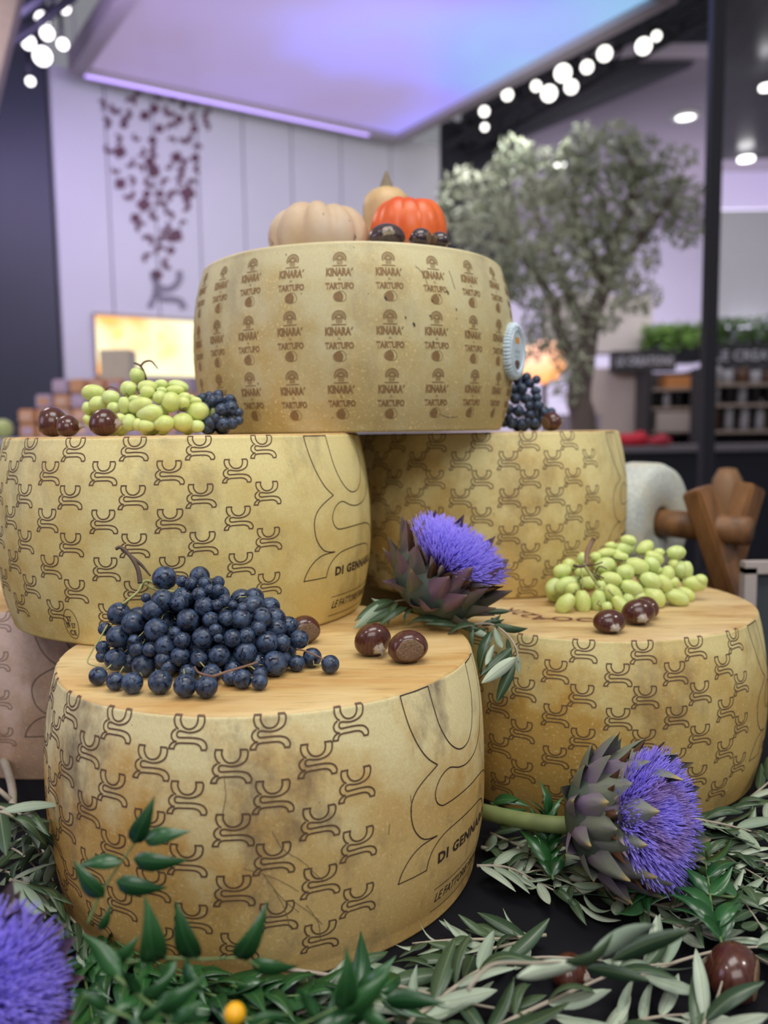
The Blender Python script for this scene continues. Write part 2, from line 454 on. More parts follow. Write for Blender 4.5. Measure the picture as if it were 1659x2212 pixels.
pattern(wD, -108.9, 17.1, -46.8, .0238, .0236, -7.6, lw=.0014)
pattern(wE, -103.0, 17.0, -91.5, .0245, .0238, -7.6)

# stains, cracks and the oval stamp
def cracks(w, lines, wd=.0006, name='hairline_crack'):
    bm = bmesh.new()
    for L in lines:
        pts = catmull([Vector((radians(a)*w.R, d, 0)) for a, d in L], 6)
        w.ribbon(bm, [(p.x+random.uniform(-1, 1)*.0003, p.y+random.uniform(-1, 1)*.0003) for p in pts], wd, .0003)
    w.part(name, bm, M_CRACK, 'thin dark hairline cracks in the rind')
cracks(wA, [[(-82, .09), (-80, .105), (-76, .118), (-72, .136)], [(-84, .125), (-80, .148), (-77, .160)], [(-82, .138), (-80, .155), (-79, .172)], [(-78, .150), (-74, .165), (-72, .175)],
            [(-88, .118), (-82, .128), (-77, .142)], [(-91.5, .045), (-91.2, .06), (-91.9, .075)], [(-75.5, .155), (-73, .172), (-72.5, .19)], [(-50.5, .085), (-50.2, .1)], [(-56.4, .103), (-56.6, .112)]])
bm = bmesh.new()
sc = (radians(-112.2), .1935)
wB.ribbon(bm, [(sc[0]*wB.R+.0095*cos(a)*1.0, sc[1]+.0165*sin(a)) for a in [2*pi*i/28 for i in range(29)]], .0007, .0003)
wB.text(bm, 'IT', sc[0]-.018, sc[1]-.003, .0058, off=.0003, thick=.02)
wB.text(bm, '09 57', sc[0]-.032, sc[1]+.0045, .0058, .013, off=.0003, thick=.02)
wB.text(bm, 'CE', sc[0]-.020, sc[1]+.0125, .0058, off=.0003, thick=.02)
wB.part('oval_stamp', bm, M_INK_B, 'small oval control stamp')

# truffle stamps on the top wheel
def truffle_stamp(w, bm, th, d):
    R = w.R
    def pt(x, y): return (th*R+x, d+y)
    # mushroom-shaped tree: ring of loops, arch, roots and a base bar
    w.ribbon(bm, [pt(.0078*cos(a), .0083+.0076*sin(a)) for a in [pi*(.86+1.28*i/20) for i in range(21)]], .0009)
    for i in range(11):
        a = pi*(.95+1.1*i/10); cx, cy = .0062*cos(a), .0083+.006*sin(a)
        w.ribbon(bm, [pt(cx+.0011*cos(q), cy+.0011*sin(q)) for q in [2*pi*j/8 for j in range(9)]], .0005)
    for i in range(8):
        a = pi*(1.0+1.0*i/7); cx, cy = .0036*cos(a), .0088+.0036*sin(a)
        w.ribbon(bm, [pt(cx+.0011*cos(q), cy+.0010*sin(q)) for q in [2*pi*j/8 for j in range(9)]], .0006)
    w.ribbon(bm, [pt(-.0062, .0105), pt(-.004, .0092), pt(-.0022, .0068), pt(0, .0058), pt(.0022, .0068), pt(.004, .0092), pt(.0062, .0105)], .0007)
    for x in (-.003, -.001, .001, .003):
        w.ribbon(bm, [pt(x*.5, .0085), pt(x, .012), pt(x*.8, .0150)], .0010)
    w.ribbon(bm, [pt(-.0085+.0017*i, .0166) for i in range(11)], .0012)
    w.text(bm, 'KINARA\u00b4', th, d+.0282, .0088, .0325, thick=.06, center=True)
    w.text(bm, 'AL', th, d+.0338, .0034, .0042, center=True)
    w.text(bm, 'TARTUFO', th, d+.0436, .0072, .0335, thick=.055, center=True)
    blob = [(.0, -.0055), (.0038, -.0052), (.0068, -.002), (.0078, .0015), (.006, .005), (.002, .0062), (-.003, .006), (-.0066, .0036), (-.0074, .000), (-.0045, -.0038)]
    c0 = .0518
    o = [(p.x, p.y) for p in catmull([Vector((x, y, 0)) for x, y in blob], 3, True)]; o.append(o[0])
    w.ribbon(bm, [pt(x, c0+y) for x, y in o], .0007)
    inner = [(.0, -.0048), (.0030, -.0022), (.0038, .0015), (.0026, .0050), (-.001, .0055), (-.0052, .0038), (-.0064, .0002), (-.0040, -.0032)]
    i2 = [(p.x, p.y) for p in catmull([Vector((x, y, 0)) for x, y in inner], 3, True)]; i2.append(i2[0])
    w.ribbon(bm, [pt(x, c0+y) for x, y in i2], .0005)
    ce = bm.verts.new(w.at((th*R-.0012)/R, d+c0+.0006, .00016)); rg = [bm.verts.new(w.at((th*R+x)/R, d+c0+y, .00016)) for x, y in i2[:-1]]
    for a, b in zip(rg, rg[1:]+rg[:1]): bm.faces.new((ce, a, b))
bm = bmesh.new()
for row, (d, th0) in enumerate(((.0130, -92.3), (.0800, -92.6), (.1465, -92.4))):
    for k in range(-6, 6):
        truffle_stamp(wF, bm, radians(th0+k*15.05+(k*.25 if row == 2 else 0)), d+random.uniform(-.001, .001))
wF.part('printed_stamps', bm, M_INK_K, 'rows of brown tree, lettering and truffle stamps')
bm = bmesh.new()
for a, d, s_ in ((-73, .088, .002), (-70.5, .095, .003), (-64, .067, .002), (-65, .085, .0018), (-58, .055, .003), (-79, .066, .003), (-61, .06, .0015), (-110, .012, .0015), (-64, .115, .0018), (-120, .16, .0015), (-55, .075, .002), (-88, .008, .001), (-50, .1, .002), (-104, .06, .001), (-84, .062, .001)):
    wF.ribbon(bm, [(radians(a)*wF.R, d), (radians(a)*wF.R+s_*.5, d+s_*.6), (radians(a)*wF.R+s_*.6, d+s_*1.4)], s_*.7, .0004)
wF.part('truffle_flecks', bm, simple('truffle_black', (.015, .014, .018), .5), 'black flecks of truffle in the rind')
cracks(wF, [[(-68.5, .028), (-66, .038), (-64.5, .055)], [(-56, .03), (-55, .045), (-54.5, .052)], [(-60, .2), (-56, .204), (-52, .203)]], .0007, 'surface_scratch')

# round ribbed seal on the top wheel
th = radians(-19.6); c = Vector(wF.at(th, .1165, .003)); tn = radians(-27); nrm = Vector((cos(tn), sin(tn), 0))
tx = Vector((-sin(tn), cos(tn), 0)); Mx = Matrix((tx, Vector((0, 0, 1)), nrm)).transposed().to_4x4(); Mx.translation = c
bm = bmesh.new()
lathe(bm, [(0, .0052), (.0255, .0052), (.0265, .0066), (.0285, .0070), (.0300, .0056), (.0315, .0068), (.0345, .0060), (.0368, .0030), (.0368, -.004), (0, -.004)], 144, Mx,
      lambda r, z, a: (r+(.0009*(1 if sin(a*48) > 0 else -1) if r > .033 else 0), z))
def sealpart(name, bm, mat, par=None):
    o = bpy.data.objects.new(name, mesh_from_bm(name, bm, False)); o.data.materials.append(mat); COL.objects.link(o); o.parent = par or wF.o; return o
seal = sealpart('round_seal', bm, simple('seal_plastic', (.60, .72, .80), .35, .03)); seal['label'] = 'pale blue ribbed plastic seal on the right side'
def flat(pts, z=.0056):
    bm = bmesh.new(); vs = [bm.verts.new(Mx @ Vector((x, y, z))) for x, y in pts]; bm.faces.new(vs); return bm
sealpart('orange_mark', flat([(-.008, .010), (.008, .010), (.008, .018), (-.008, .018)]), simple('seal_orange', (.75, .33, .03)), seal)
bm = bmesh.new()
for txt, y, h, wd in (('AL', .004, .0035, .005), ('TARTUFO', -.003, .005, .022), ('KINARA', -.009, .0035, .018)):
    me = text_mesh(txt); xs = [v.co.x for v in me.vertices]; kx = wd/(max(xs)-min(xs))
    nv = [bm.verts.new(Mx @ Vector(((v.co.x-min(xs))*kx-wd/2, y+v.co.y*h/CAP, .0056))) for v in me.vertices]
    for p in me.polygons: bm.faces.new([nv[i] for i in p.vertices])
sealpart('seal_lettering', bm, simple('seal_green', (.25, .42, .38)), seal)
sealpart('truffle_mark', flat([(.010*cos(a)*(1+.15*sin(3*a)), -.0175+.0062*sin(a)) for a in [2*pi*i/16 for i in range(16)]]), simple('seal_brown', (.12, .07, .06)), seal)

# marker writing on the top face of the lower right wheel
bm = bmesh.new()
def top_text(bm, txt, px, py, ang, h, wd):
    o = PZ(px, py, wD.zt+CZ); me = text_mesh(txt, .1); xs = [v.co.x for v in me.vertices]; k = wd/(max(xs)-min(xs))
    for_ = [bm.verts.new((o.x-wD.x+(v.co.x-min(xs))*k*cos(ang)-v.co.y*h/CAP*sin(ang), o.y-wD.y+(v.co.x-min(xs))*k*sin(ang)+v.co.y*h/CAP*cos(ang), (wD.zt-wD.zb)+.0003)) for v in me.vertices]
    for p in me.polygons: bm.faces.new([for_[i] for i in p.vertices])
top_text(bm, 'A22R', 1196, 1337, radians(122), .024, .076)
top_text(bm, 'OO', 1292, 1336, radians(165), .022, .055)
wD.part('marker_writing', bm, M_INK_W, 'dark red handwritten marks on the top face')

# ------------------------------------------------------------------ grapes
n = NT('black_grape'); oi = n.n('ObjectInfo')
vec = n.n('VectorMath', operation='ADD'); cx = n.n('CombineXYZ'); n.l(n.math('MULTIPLY', oi.outputs['Random'], 50), cx.inputs[0]); n.l(n.co.outputs['Object'], vec.inputs[0]); n.l(cx.outputs[0], vec.inputs[1])
f1 = n.noise(1.3, 4, .6, vec.outputs[0]); f2 = n.noise(2.3, 5, .65, vec.outputs[0])
bl = n.mix(n.ramp(f1, [(.36, 0), (.62, 1)]), (.016, .022, .042), (.055, .090, .165))
bl = n.mix(n.ramp(f2, [(.53, 0), (.60, .92)]), bl, (.006, .007, .016))
M_BG = n.set(bl, .38, Specular_IOR_Level=.45); 
n.l(n.ramp(f2, [(.5, .42), (.6, .14)]), n.b.inputs['Roughness'])
M_BGS = n.m
n = NT('green_grape'); oi = n.n('ObjectInfo')
vec = n.n('VectorMath', operation='ADD'); cx = n.n('CombineXYZ'); n.l(n.math('MULTIPLY', oi.outputs['Random'], 50), cx.inputs[0]); n.l(n.co.outputs['Object'], vec.inputs[0]); n.l(cx.outputs[0], vec.inputs[1])
f1 = n.noise(1.6, 4, .6, vec.outputs[0])
gc = n.mix(n.ramp(f1, [(.3, 0), (.7, 1)]), (.50, .62, .19), (.66, .76, .36))
gc = n.mix(n.math('MULTIPLY', oi.outputs['Random'], .4), gc, (.66, .66, .18))
n.set(gc, .30, Specular_IOR_Level=.45, Subsurface_Weight=.55, Subsurface_Radius=(.9, 1.0, .25), Subsurface_Scale=.008)
M_GG = n.m
M_STALK = simple('grape_stalk', (.30, .30, .11), .6, .3, 80)
M_STALK_D = simple('grape_stalk_dry', (.10, .065, .045), .7, .4, 80)
M_STALK_R = simple('grape_stalk_brown', (.22, .12, .08), .6, .3, 80)

def unit_grape(long):
    bm = bmesh.new(); bmesh.ops.create_uvsphere(bm, u_segments=20, v_segments=14, radius=1)
    for v in bm.verts:
        if long: v.co.z *= 1.0; v.co.x *= 1-.06*v.co.z; v.co.y *= 1-.06*v.co.z
        if v.co.z > .97: v.co.z -= .05
    return mesh_from_bm('grape', bm)
GR_B = unit_grape(False); GR_B.materials.append(M_BG)
GR_G = unit_grape(True); GR_G.materials.append(M_GG)
bm = bmesh.new(); bmesh.ops.create_icosphere(bm, subdivisions=1, radius=1); TIP_ME = mesh_from_bm('grape_tip', bm); TIP_ME.materials.append(M_STALK_D)

def bunch(name, label, org, sc, items, me, zbase, c, ax, group=None, fill=0, rfill=.010, hub=None, stalks=(), ell=1.0, kill=None, pack=.80):
    """items: (x, y, r[, r2, angle]) in crop pixels; c, ax: centre and half-axes of the heap"""
    c = Vector(c); ax = Vector(ax)
    root = empty(name, (c.x, c.y, zbase), label, 'grapes', group)
    placed = []
    for it in items:
        px, py = org[0]+it[0]/sc, org[1]+it[1]/sc
        ra = it[2]/sc; rb = (it[3] if len(it) > 3 else it[2])/sc; ang = it[4] if len(it) > 4 else 0
        if rb > ra: ra, rb = rb, ra; ang += 90 if len(it) <= 5 and it[3] > it[2] else 0
        d = ray(px, py); o = Vector((0, 0, CZ))
        D = Vector((d.x/ax.x, d.y/ax.y, d.z/ax.z)); O = Vector(((o.x-c.x)/ax.x, (o.y-c.y)/ax.y, (o.z-c.z)/ax.z))
        A, B, C_ = D.dot(D), 2*D.dot(O), O.dot(O)-1; q = B*B-4*A*C_
        t = (-B-math.sqrt(q))/(2*A) if q > 0 else -B/(2*A)
        r = rb*t/F
        t += r*.9
        p = o+d*t
        if p.z < zbase+r*.98 or False:
            if abs(d.z) > .05 and d.z < 0:
                t2 = (zbase+r-o.z)/d.z
                if t2 > t-.16: t = t2; p = o+d*t; r = rb*t/F
            p.z = max(p.z, zbase+r*.98)
        placed.append([p, ra*t/F*ell, rb*t/F, ang])
    for _ in range(fill*30):
        if fill <= 0: break
        v = Vector((random.gauss(0, 1), random.gauss(0, 1), random.gauss(0, 1))).normalized()*random.random()**.4*.86
        p = c+Vector((v.x*ax.x, v.y*ax.y, v.z*ax.z)); r = rfill*random.uniform(.85, 1.05)
        if p.z < zbase+r: 
            if p.z < zbase-.01: continue
            p.z = zbase+r
        if kill and kill(p, r): continue
        if all((p-q[0]).length > pack*(r+q[2]) for q in placed):
            # keep behind the grapes that the picture shows
            placed.append([p, r*1.05, r, random.uniform(0, 180)]); fill -= 1
            if fill <= 0: break
    hub = Vector(hub) if hub else c+Vector((0, 0, ax.z*.5))
    bm = bmesh.new()
    for p, ra, rb, ang in placed:
        a = radians(ang)
        # long axis in the picture plane, leaning a little
        dirv = (Vector(r_)*cos(a)+Vector(u_)*sin(a)+Vector(b_)*random.uniform(-.25, .25)).normalized()
        if (hub-p).dot(dirv) < 0: dirv = -dirv
        if me is GR_B: dirv = (hub-p).normalized() if (hub-p).length > 1e-3 else Vector((0, 0, 1)); dirv = (dirv+Vector((random.uniform(-.5, .5), random.uniform(-.5, .5), random.uniform(-.5, .5)))).normalized()
        x = dirv.orthogonal().normalized(); y = dirv.cross(x)
        M = Matrix((x*rb, y*rb, dirv*ra)).transposed().to_4x4(); M.translation = p
        g = add('grape', me, [], root, M)
        if me is GR_G and random.random() < .35:
            e = p-dirv*ra*.99; tm = Matrix.Translation(e) @ Matrix.Scale(.0006, 4); tp = add('grape_tip', TIP_ME, [], g, tm)
        s0 = p+dirv*ra*.97; L = min(.007 if me is GR_B else .011, (hub-p).length)
        mid = s0+dirv*.004+(hub-s0).normalized()*L*.4; e = s0+(hub-s0).normalized()*L+Vector((random.uniform(-1, 1), random.uniform(-1, 1), random.uniform(-1, 1)))*.002
        tube(bm, [s0-dirv*.0006, mid, e], .0007, .0005, 5)
    o = add('pedicels', bm, M_STALK if me is GR_B else M_STALK_D, root); o['kind'] = 'stuff'
    for pts, r0, r1, mat, nm in stalks:
        bm = bmesh.new(); tube(bm, catmull([P(*q) for q in pts], 6), r0, r1, 8); add(nm, bm, mat, root)
    return root

ztA, ztB, ztC, ztD, ztF = (wA.zt+CZ, wB.zt+CZ, wC.zt+CZ, wD.zt+CZ, wF.zt+CZ)
items = [(700,235,63),(790,250,32),(838,262,34),(880,225,52),(905,262,35),(975,255,33),(975,298,33),(930,292,27),(878,318,38),(605,335,25),(690,350,60),(778,362,47),(640,400,56),(903,380,50),(970,372,30),(1010,350,34),(1050,372,25),(1100,395,36),(468,418,60),(540,465,60),(820,450,60),(935,448,42),(1017,441,42),(1090,445,55),(1200,438,54),(658,500,62),(395,495,35),(460,535,58),(897,540,57),(755,515,35),(790,552,44),(1180,490,42),(1048,543,48),(1120,530,45),(545,555,32),(960,500,35),(975,540,25),(625,600,38),(690,650,40),(560,600,40),(385,590,36),(380,635,32),(450,650,58),(590,680,58),(780,635,50),(877,645,44),(980,630,56),(1115,617,62),(1225,565,60),(1300,565,45),(1390,548,50),(1265,672,66),(1378,670,42),(1455,640,50),(1548,675,48),(360,735,47),(448,762,47),(535,770,56),(678,765,62),(805,785,60),(915,790,58),(820,720,45),(940,725,52),(1050,700,45),(1100,750,50),(1190,725,38),(1187,765,42),(720,690,40),(1040,740,45)]
gc_ = PZ(400, 1465, ztA); gc_.z = ztA+.018
def inB(p, r): return hypot(p.x-wB.x, p.y-wB.y) < wB.R+r
bunch('grape_bunch', 'big bunch of dark blue grapes heaped on the front cheese wheel', (60, 1150), 2.37, items, GR_B, ztA, (gc_.x+.012, gc_.y+.042, ztA+.008), (.100, .054, .077), fill=110, rfill=.0108, pack=.66,
      hub=(gc_.x-.03, gc_.y+.04, ztA+.055), kill=inB,
      stalks=[([(335, 1262, .785), (322, 1255, .785), (308, 1258, .78), (298, 1278, .77), (265, 1305, .755)], .0016, .0013, M_STALK, 'stalk'),
              ([(308, 1258, .80), (340, 1274, .77), (385, 1278, .76), (420, 1272, .77), (450, 1250, .79), (458, 1250, .79)], .0018, .0008, M_STALK, 'stalk'),
              ([(250, 1186, .785), (262, 1183, .785), (283, 1203, .782), (298, 1230, .78), (303, 1260, .778)], .0016, .0024, M_STALK_D, 'dry_stem'),
              ([(283, 1203, .783), (305, 1220, .785), (325, 1244, .785)], .0024, .0008, M_STALK_D, 'dry_stem'),
              ([(460, 1461, .655), (500, 1448, .66), (540, 1436, .67), (556, 1430, .675)], .0011, .0008, M_STALK_R, 'stalk'),
              ([(420, 1440, .65), (428, 1452, .65), (445, 1458, .65), (462, 1461, .655)], .0008, .0009, M_STALK_R, 'stalk'),
              ([(640, 1402, .74), (665, 1408, .73), (700, 1424, .72)], .0009, .0007, M_STALK_R, 'stalk'),
              ([(212, 1440, .70), (190, 1432, .70), (196, 1412, .71), (215, 1380, .73), (232, 1350, .75)], .0006, .0008, M_STALK, 'stalk')])
items = [(238,452,82,68,10),(158,598,72,85,-40),(278,580,112,75,20),(332,622,74,72,0),(268,760,105,78,50),(430,745,110,78,95),(576,740,112,75,88),(715,675,115,82,-55),(790,780,105,65,-55),(660,790,50,50),(430,340,55,60),(550,320,50,50),(655,285,90,52,5),(860,165,70,55,-10),(825,240,95,70,15),(635,400,98,75,15),(790,320,65,45),(695,530,98,72,-10),(830,465,82,76,0),(890,615,108,78,-25),(940,410,105,85,-20),(1075,390,80,72,-40),(1015,235,88,65,35),(1105,330,92,65,-25),(1150,280,50,45),(1070,545,105,82,-25),(1195,570,90,70,-50),(1100,690,115,90,-50),(960,700,65,60),(860,720,55,60),(1230,490,82,66,80),(1310,280,88,70,5),(1345,435,100,85,-25),(1410,440,60,80),(1310,700,125,78,-25),(1400,670,85,65,-30),(1480,570,108,75,-10),(1540,540,60,60),(430,460,65,45),(480,560,70,60),(600,600,55,60),(700,215,60,40),(1290,400,55,60),(1280,560,60,55)]
gd = PZ(1345, 1322, ztD)
def inC(p, r): return hypot(p.x-wC.x, p.y-wC.y) < wC.R+r
bunch('grape_bunch', 'bunch of long green grapes on the lower right cheese wheel', (1160, 1130), 4.366, items, GR_G, ztD, (gd.x, gd.y+.070, ztD+.014), (.098, .062, .056), fill=22, rfill=.0100, ell=1.10,
      hub=(gd.x-.04, gd.y+.035, ztD+.045), kill=inC,
      stalks=[([(1268, 1222, 1.005), (1268, 1195, 1.02), (1278, 1172, 1.03), (1284, 1162, 1.03)], .0028, .0032, M_STALK_R, 'stalk'),
              ([(1262, 1220, .99), (1272, 1235, .97), (1285, 1255, .955), (1295, 1268, .945)], .0022, .0015, M_STALK, 'stalk'),
              ([(1262, 1222, .99), (1285, 1220, .97), (1302, 1214, .965)], .001, .0007, M_STALK_D, 'stalk'),
              ([(1285, 1240, .955), (1292, 1226, .95), (1300, 1224, .945), (1311, 1230, .94)], .0008, .0006, M_STALK_D, 'stalk'),
              ([(1280, 1236, .955), (1298, 1246, .945), (1304, 1249, .94)], .0008, .0008, M_STALK_D, 'stalk'),
              ([(1240, 1222, .99), (1252, 1224, .98), (1268, 1222, .985)], .0018, .0018, M_STALK_D, 'stalk'),
              ([(1325, 1207, .985), (1340, 1210, .98), (1352, 1212, .975)], .0007, .0006, M_STALK_D, 'stalk'),
              ([(1255, 1228, .965), (1258, 1250, .945), (1258, 1275, .94)], .0009, .0007, M_STALK, 'stalk')])
items = [(440,283,92,65,0),(395,400,45,50),(480,370,78,62,20),(578,322,72,60,0),(715,255,66,64,0),(780,150,60,64),(680,380,50,70),(600,400,55,45),(860,240,78,55,0),(860,280,60,52),(965,220,55,42),(970,265,40,30),(1100,235,84,52,-15),(1075,262,72,38,0),(955,320,54,54),(1040,355,80,80),(1150,320,52,42),(1140,360,52,50),(1225,348,58,34),(800,385,108,66,10),(875,445,106,76,3),(760,335,50,34),(1250,430,92,78,0),(1370,425,72,68,-50),(985,523,86,66,5),(1133,515,84,76,0),(720,515,60,70),(650,490,48,48),(845,540,78,48),(785,530,42,52),(1240,545,66,50),(635,540,42,42),(390,490,34,34)]
gb = P(325, 905, .95)
def inF(p, r): return hypot(p.x-wF.x, p.y-wF.y) < wF.R+r
bunch('grape_bunch', 'bunch of round green grapes at the edge of the middle left cheese wheel', (80, 770), 3.606, items, GR_G, ztB, (gb.x, .965, ztB+.010), (.083, .060, .055), fill=14, rfill=.0095, kill=inF,
      hub=(gb.x, .955, ztB+.045),
      stalks=[([(316, 822, .96), (312, 806, .955), (303, 790, .95), (290, 784, .95)], .0014, .0012, M_STALK_D, 'stalk'),
              ([(303, 792, .95), (312, 782, .955), (326, 780, .96), (336, 790, .96), (341, 797, .96)], .0016, .0006, M_STALK_D, 'stalk'),
              ([(228, 843, .93), (236, 836, .93), (248, 838, .935), (254, 843, .935)], .0007, .0006, M_STALK_D, 'stalk'),
              ([(383, 892, .915), (392, 884, .91), (402, 880, .91)], .0007, .0006, M_STALK_D, 'stalk')])
items = [(1290,325,42),(1340,305,35),(1410,300,42),(1365,350,50),(1415,335,40),(1505,335,42),(1435,415,50),(1510,405,62),(1570,440,38),(1570,500,38),(1450,530,58),(1520,520,50),(1350,520,55),(1330,560,45),(1390,480,40),(1310,400,45),(1260,390,40)]
gb2 = P(478, 900, .945)
bunch('grape_bunch', 'small bunch of dark grapes wedged between the green grapes and the top wheel', (80, 770), 3.606, items, GR_B, ztB, (gb2.x, .965, ztB+.010), (.036, .034, .040), fill=5, rfill=.0095, kill=inF)
items = [(440,300,90),(640,290,90),(820,330,80),(700,400,90),(560,500,105),(400,500,90),(800,540,90),(640,680,100),(440,680,100),(820,660,85),(320,860,100),(500,900,110),(700,960,80),(380,1110,110),(560,1140,100),(240,1100,90),(780,1100,90),(840,800,90),(950,920,105),(1080,920,90),(680,800,80),(330,1020,80),(660,1080,80),(930,1050,80),(300,600,80)]
gb3 = P(1128, 880, 1.20)
def inFC(p, r): return hypot(p.x-wF.x, p.y-wF.y) < wF.R+r
bunch('grape_bunch', 'bunch of black grapes on the middle right cheese wheel beside the round seal', (1060, 780), 8.295, items, GR_B, ztC, (gb3.x+.004, 1.235, ztC+.030), (.052, .045, .062), fill=10, rfill=.010, kill=inFC)

# ------------------------------------------------------------------ chestnuts
def chestmat(name, dark, light, stripes=1):
    n = NT(name); z = n.sep()
    th = n.math('ARCTAN2', z[1], z[0]); s1 = n.math('SINE', n.math('MULTIPLY', th, 26)); nn = n.noise(3, 4, .6)
    f = n.math('ADD', n.math('MULTIPLY', s1, .07*stripes), nn)
    c = n.mix(n.ramp(f, [(.3, 0), (.8, 1)]), dark, light)
    # pale fuzz round the tip (a coloured patch of the shell itself)
    tip = n.ramp(n.math('ADD', z[0], n.math('MULTIPLY', n.noise(6, 3), .35)), [(.93, 0), (1.09, 1)])
    c = n.mix(n.math('MULTIPLY', tip, .75), c, (.48, .42, .34))
    return n.set(c, .24, Specular_IOR_Level=.5, Coat_Weight=.25)
M_CH = chestmat('chestnut_shell', (.045, .012, .008), (.120, .038, .022))
M_CHD = chestmat('chestnut_shell_dark', (.030, .018, .020), (.085, .055, .058))
n = NT('chestnut_scar'); s_ = n.noise(7, 6, .7, n.mapping((1, 1, 3))); n.set(n.mix(n.ramp(s_, [(.35, 0), (.65, 1)]), (.10, .055, .030), (.30, .185, .10)), .7); n.bump(s_, .5, .02); M_SCAR = n.m
M_TUFT = simple('chestnut_tip', (.42, .36, .27), .8)
def nut_meshes():
    # unit nut: x = towards the tip, z = rounded back, flat belly at -z; scar is the blunt end at -x
    bm = bmesh.new(); bmesh.ops.create_uvsphere(bm, u_segments=40, v_segments=24, radius=1)
    bmesh.ops.rotate(bm, cent=(0, 0, 0), matrix=Matrix.Rotation(pi/2, 3, 'Y'), verts=bm.verts)
    for v in bm.verts:
        x, y, z = v.co
        k = 1-.30*max(0, x)**3
        y *= k; z *= k*.80
        if z < 0: z *= .72
        if x < -.72: x = -.72-(abs(x)-.72)*.25
        if x > .9: x += (x-.9)*1.5
        v.co = (x*.86, y, z)
    shell = mesh_from_bm('shell', bm)
    bm = bmesh.new(); lathe(bm, [(0, .035), (.3, .03), (.5, .018), (.62, -.005), (.66, -.06)], 32)
    for v in bm.verts:
        x, y, z = v.co; ang = atan2(y, x); q = 1+.03*sin(7*ang)
        v.co = (-.675-z, x*q*1.05, y*q*(.80 if y > 0 else .58)+.0)
    scar = mesh_from_bm('scar', bm)
    bm = bmesh.new()
    for i in range(16):
        a = 2*pi*i/16; r = .05 if i % 2 else .02
        tube(bm, [(.86, r*cos(a)*2.0, r*sin(a)*1.6), (.97, r*cos(a)*.8, r*sin(a)*.8), (1.06+.06*(i % 3), r*cos(a)*1.4, r*sin(a)*1.6)], .018, .006, 4)
    tip = mesh_from_bm('tip_tuft', bm)
    return shell, scar, tip
SH, SCAR, TUFT = nut_meshes(); SH.materials.append(M_CH); SCAR.materials.append(M_SCAR); TUFT.materials.append(M_TUFT)
SHD = SH.copy(); SHD.materials.clear(); SHD.materials.append(M_CHD)
def chestnut(p, r, yaw, label, pitch=0, rollx=0, dark=False, group=None, squash=1.0):
    """p: point under the nut; yaw: where the tip points (deg, 0 = +x, -90 = to the lens)"""
    R_ = Matrix.Rotation(radians(yaw), 4, 'Z') @ Matrix.Rotation(radians(-pitch), 4, 'Y') @ Matrix.Rotation(radians(rollx), 4, 'X')
    R_ = R_ @ Matrix.Diagonal((r, r, r*squash, 1))
    zmin = min((R_ @ v.co).z for v in SH.vertices)
    M = Matrix.Translation(Vector(p)-Vector((0, 0, zmin))) @ R_
    root = empty('chestnut', p, label, 'chestnut', group)
    add('shell', SHD if dark else SH, [], root, M)
    add('scar', SCAR, [], root, M); add('tip_tuft', TUFT, [], root, M)
    return root
def onz(px, py, z, dy=0): return PZ(px, py, z)+Vector((0, dy, 0))
chestnut(onz(806, 1415, ztA), .0187, -62, 'glossy chestnut with a pale tip, left of the pair on the front wheel', -22, 10, squash=1.25)
chestnut(onz(882, 1430, ztA), .0193, 98, 'chestnut showing its rough tan base, right of the pair on the front wheel', 0, -8, squash=1.15)
chestnut(onz(655, 1395, ztA, .012), .0175, 120, 'chestnut half hidden behind the dark blue grapes on the front wheel', 0, 0, squash=1.2)
chestnut(onz(1316, 1366, ztD), .0188, -78, 'reddish chestnut in front of the green grapes, nearest the wheel edge', -14, 0)
chestnut(onz(1378, 1348, ztD), .0195, -86, 'glossy chestnut touching the green grapes on the right wheel', -14, 6, squash=1.1)
chestnut(onz(1402, 1340, ztD, .012), .0175, 20, 'brown chestnut tucked between its glossy neighbour and the green grapes', 0, 0, squash=1.1)
def onB(px, py_w, y): 
    q = PY(px, py_w, y); q.z = ztB; return q
chestnut(onB(116, 935, .92), .0205, 15, 'largest matt brown chestnut at the far left of the middle wheel', 0, 25, squash=1.15)
chestnut(onB(148, 935, .872), .0150, 12, 'small wrinkled chestnut between two larger ones at the left', 0, 25, squash=1.05)
chestnut(onB(228, 935, .872), .0185, -8, 'smooth dark chestnut leaning on the green grapes at the left', 0, 12, squash=1.15)
q = PY(1192, 935, 1.145); q.z = ztC
chestnut(q, .0165, 20, 'brown chestnut beside the black grapes on the middle right wheel', 10, 0, squash=1.2)
def onF(px, y):
    q = PY(px, 500, y); q.z = ztF; return q
chestnut(onF(836, 1.010), .0225, -84, 'large dark chestnut with a cracked tip in front of the orange pumpkin', 14, 0, True)
chestnut(onF(909, 1.000), .0165, 160, 'striped chestnut in front of the orange pumpkin, right of the dark one', 0, 0, True)
chestnut(onF(948, 1.010), .0150, 30, 'small dark chestnut at the right end of the row below the orange pumpkin', 0, 0, True)
chestnut(onz(1236, 2145, ZT, .01), .0172, -30, 'chestnut under the olive leaves at the bottom centre right of the table', 0, 0)
chestnut(onz(1582, 2150, ZT), .0255, 150, 'large shiny chestnut on the black cloth in the lower right corner', 0, 0, squash=1.15)

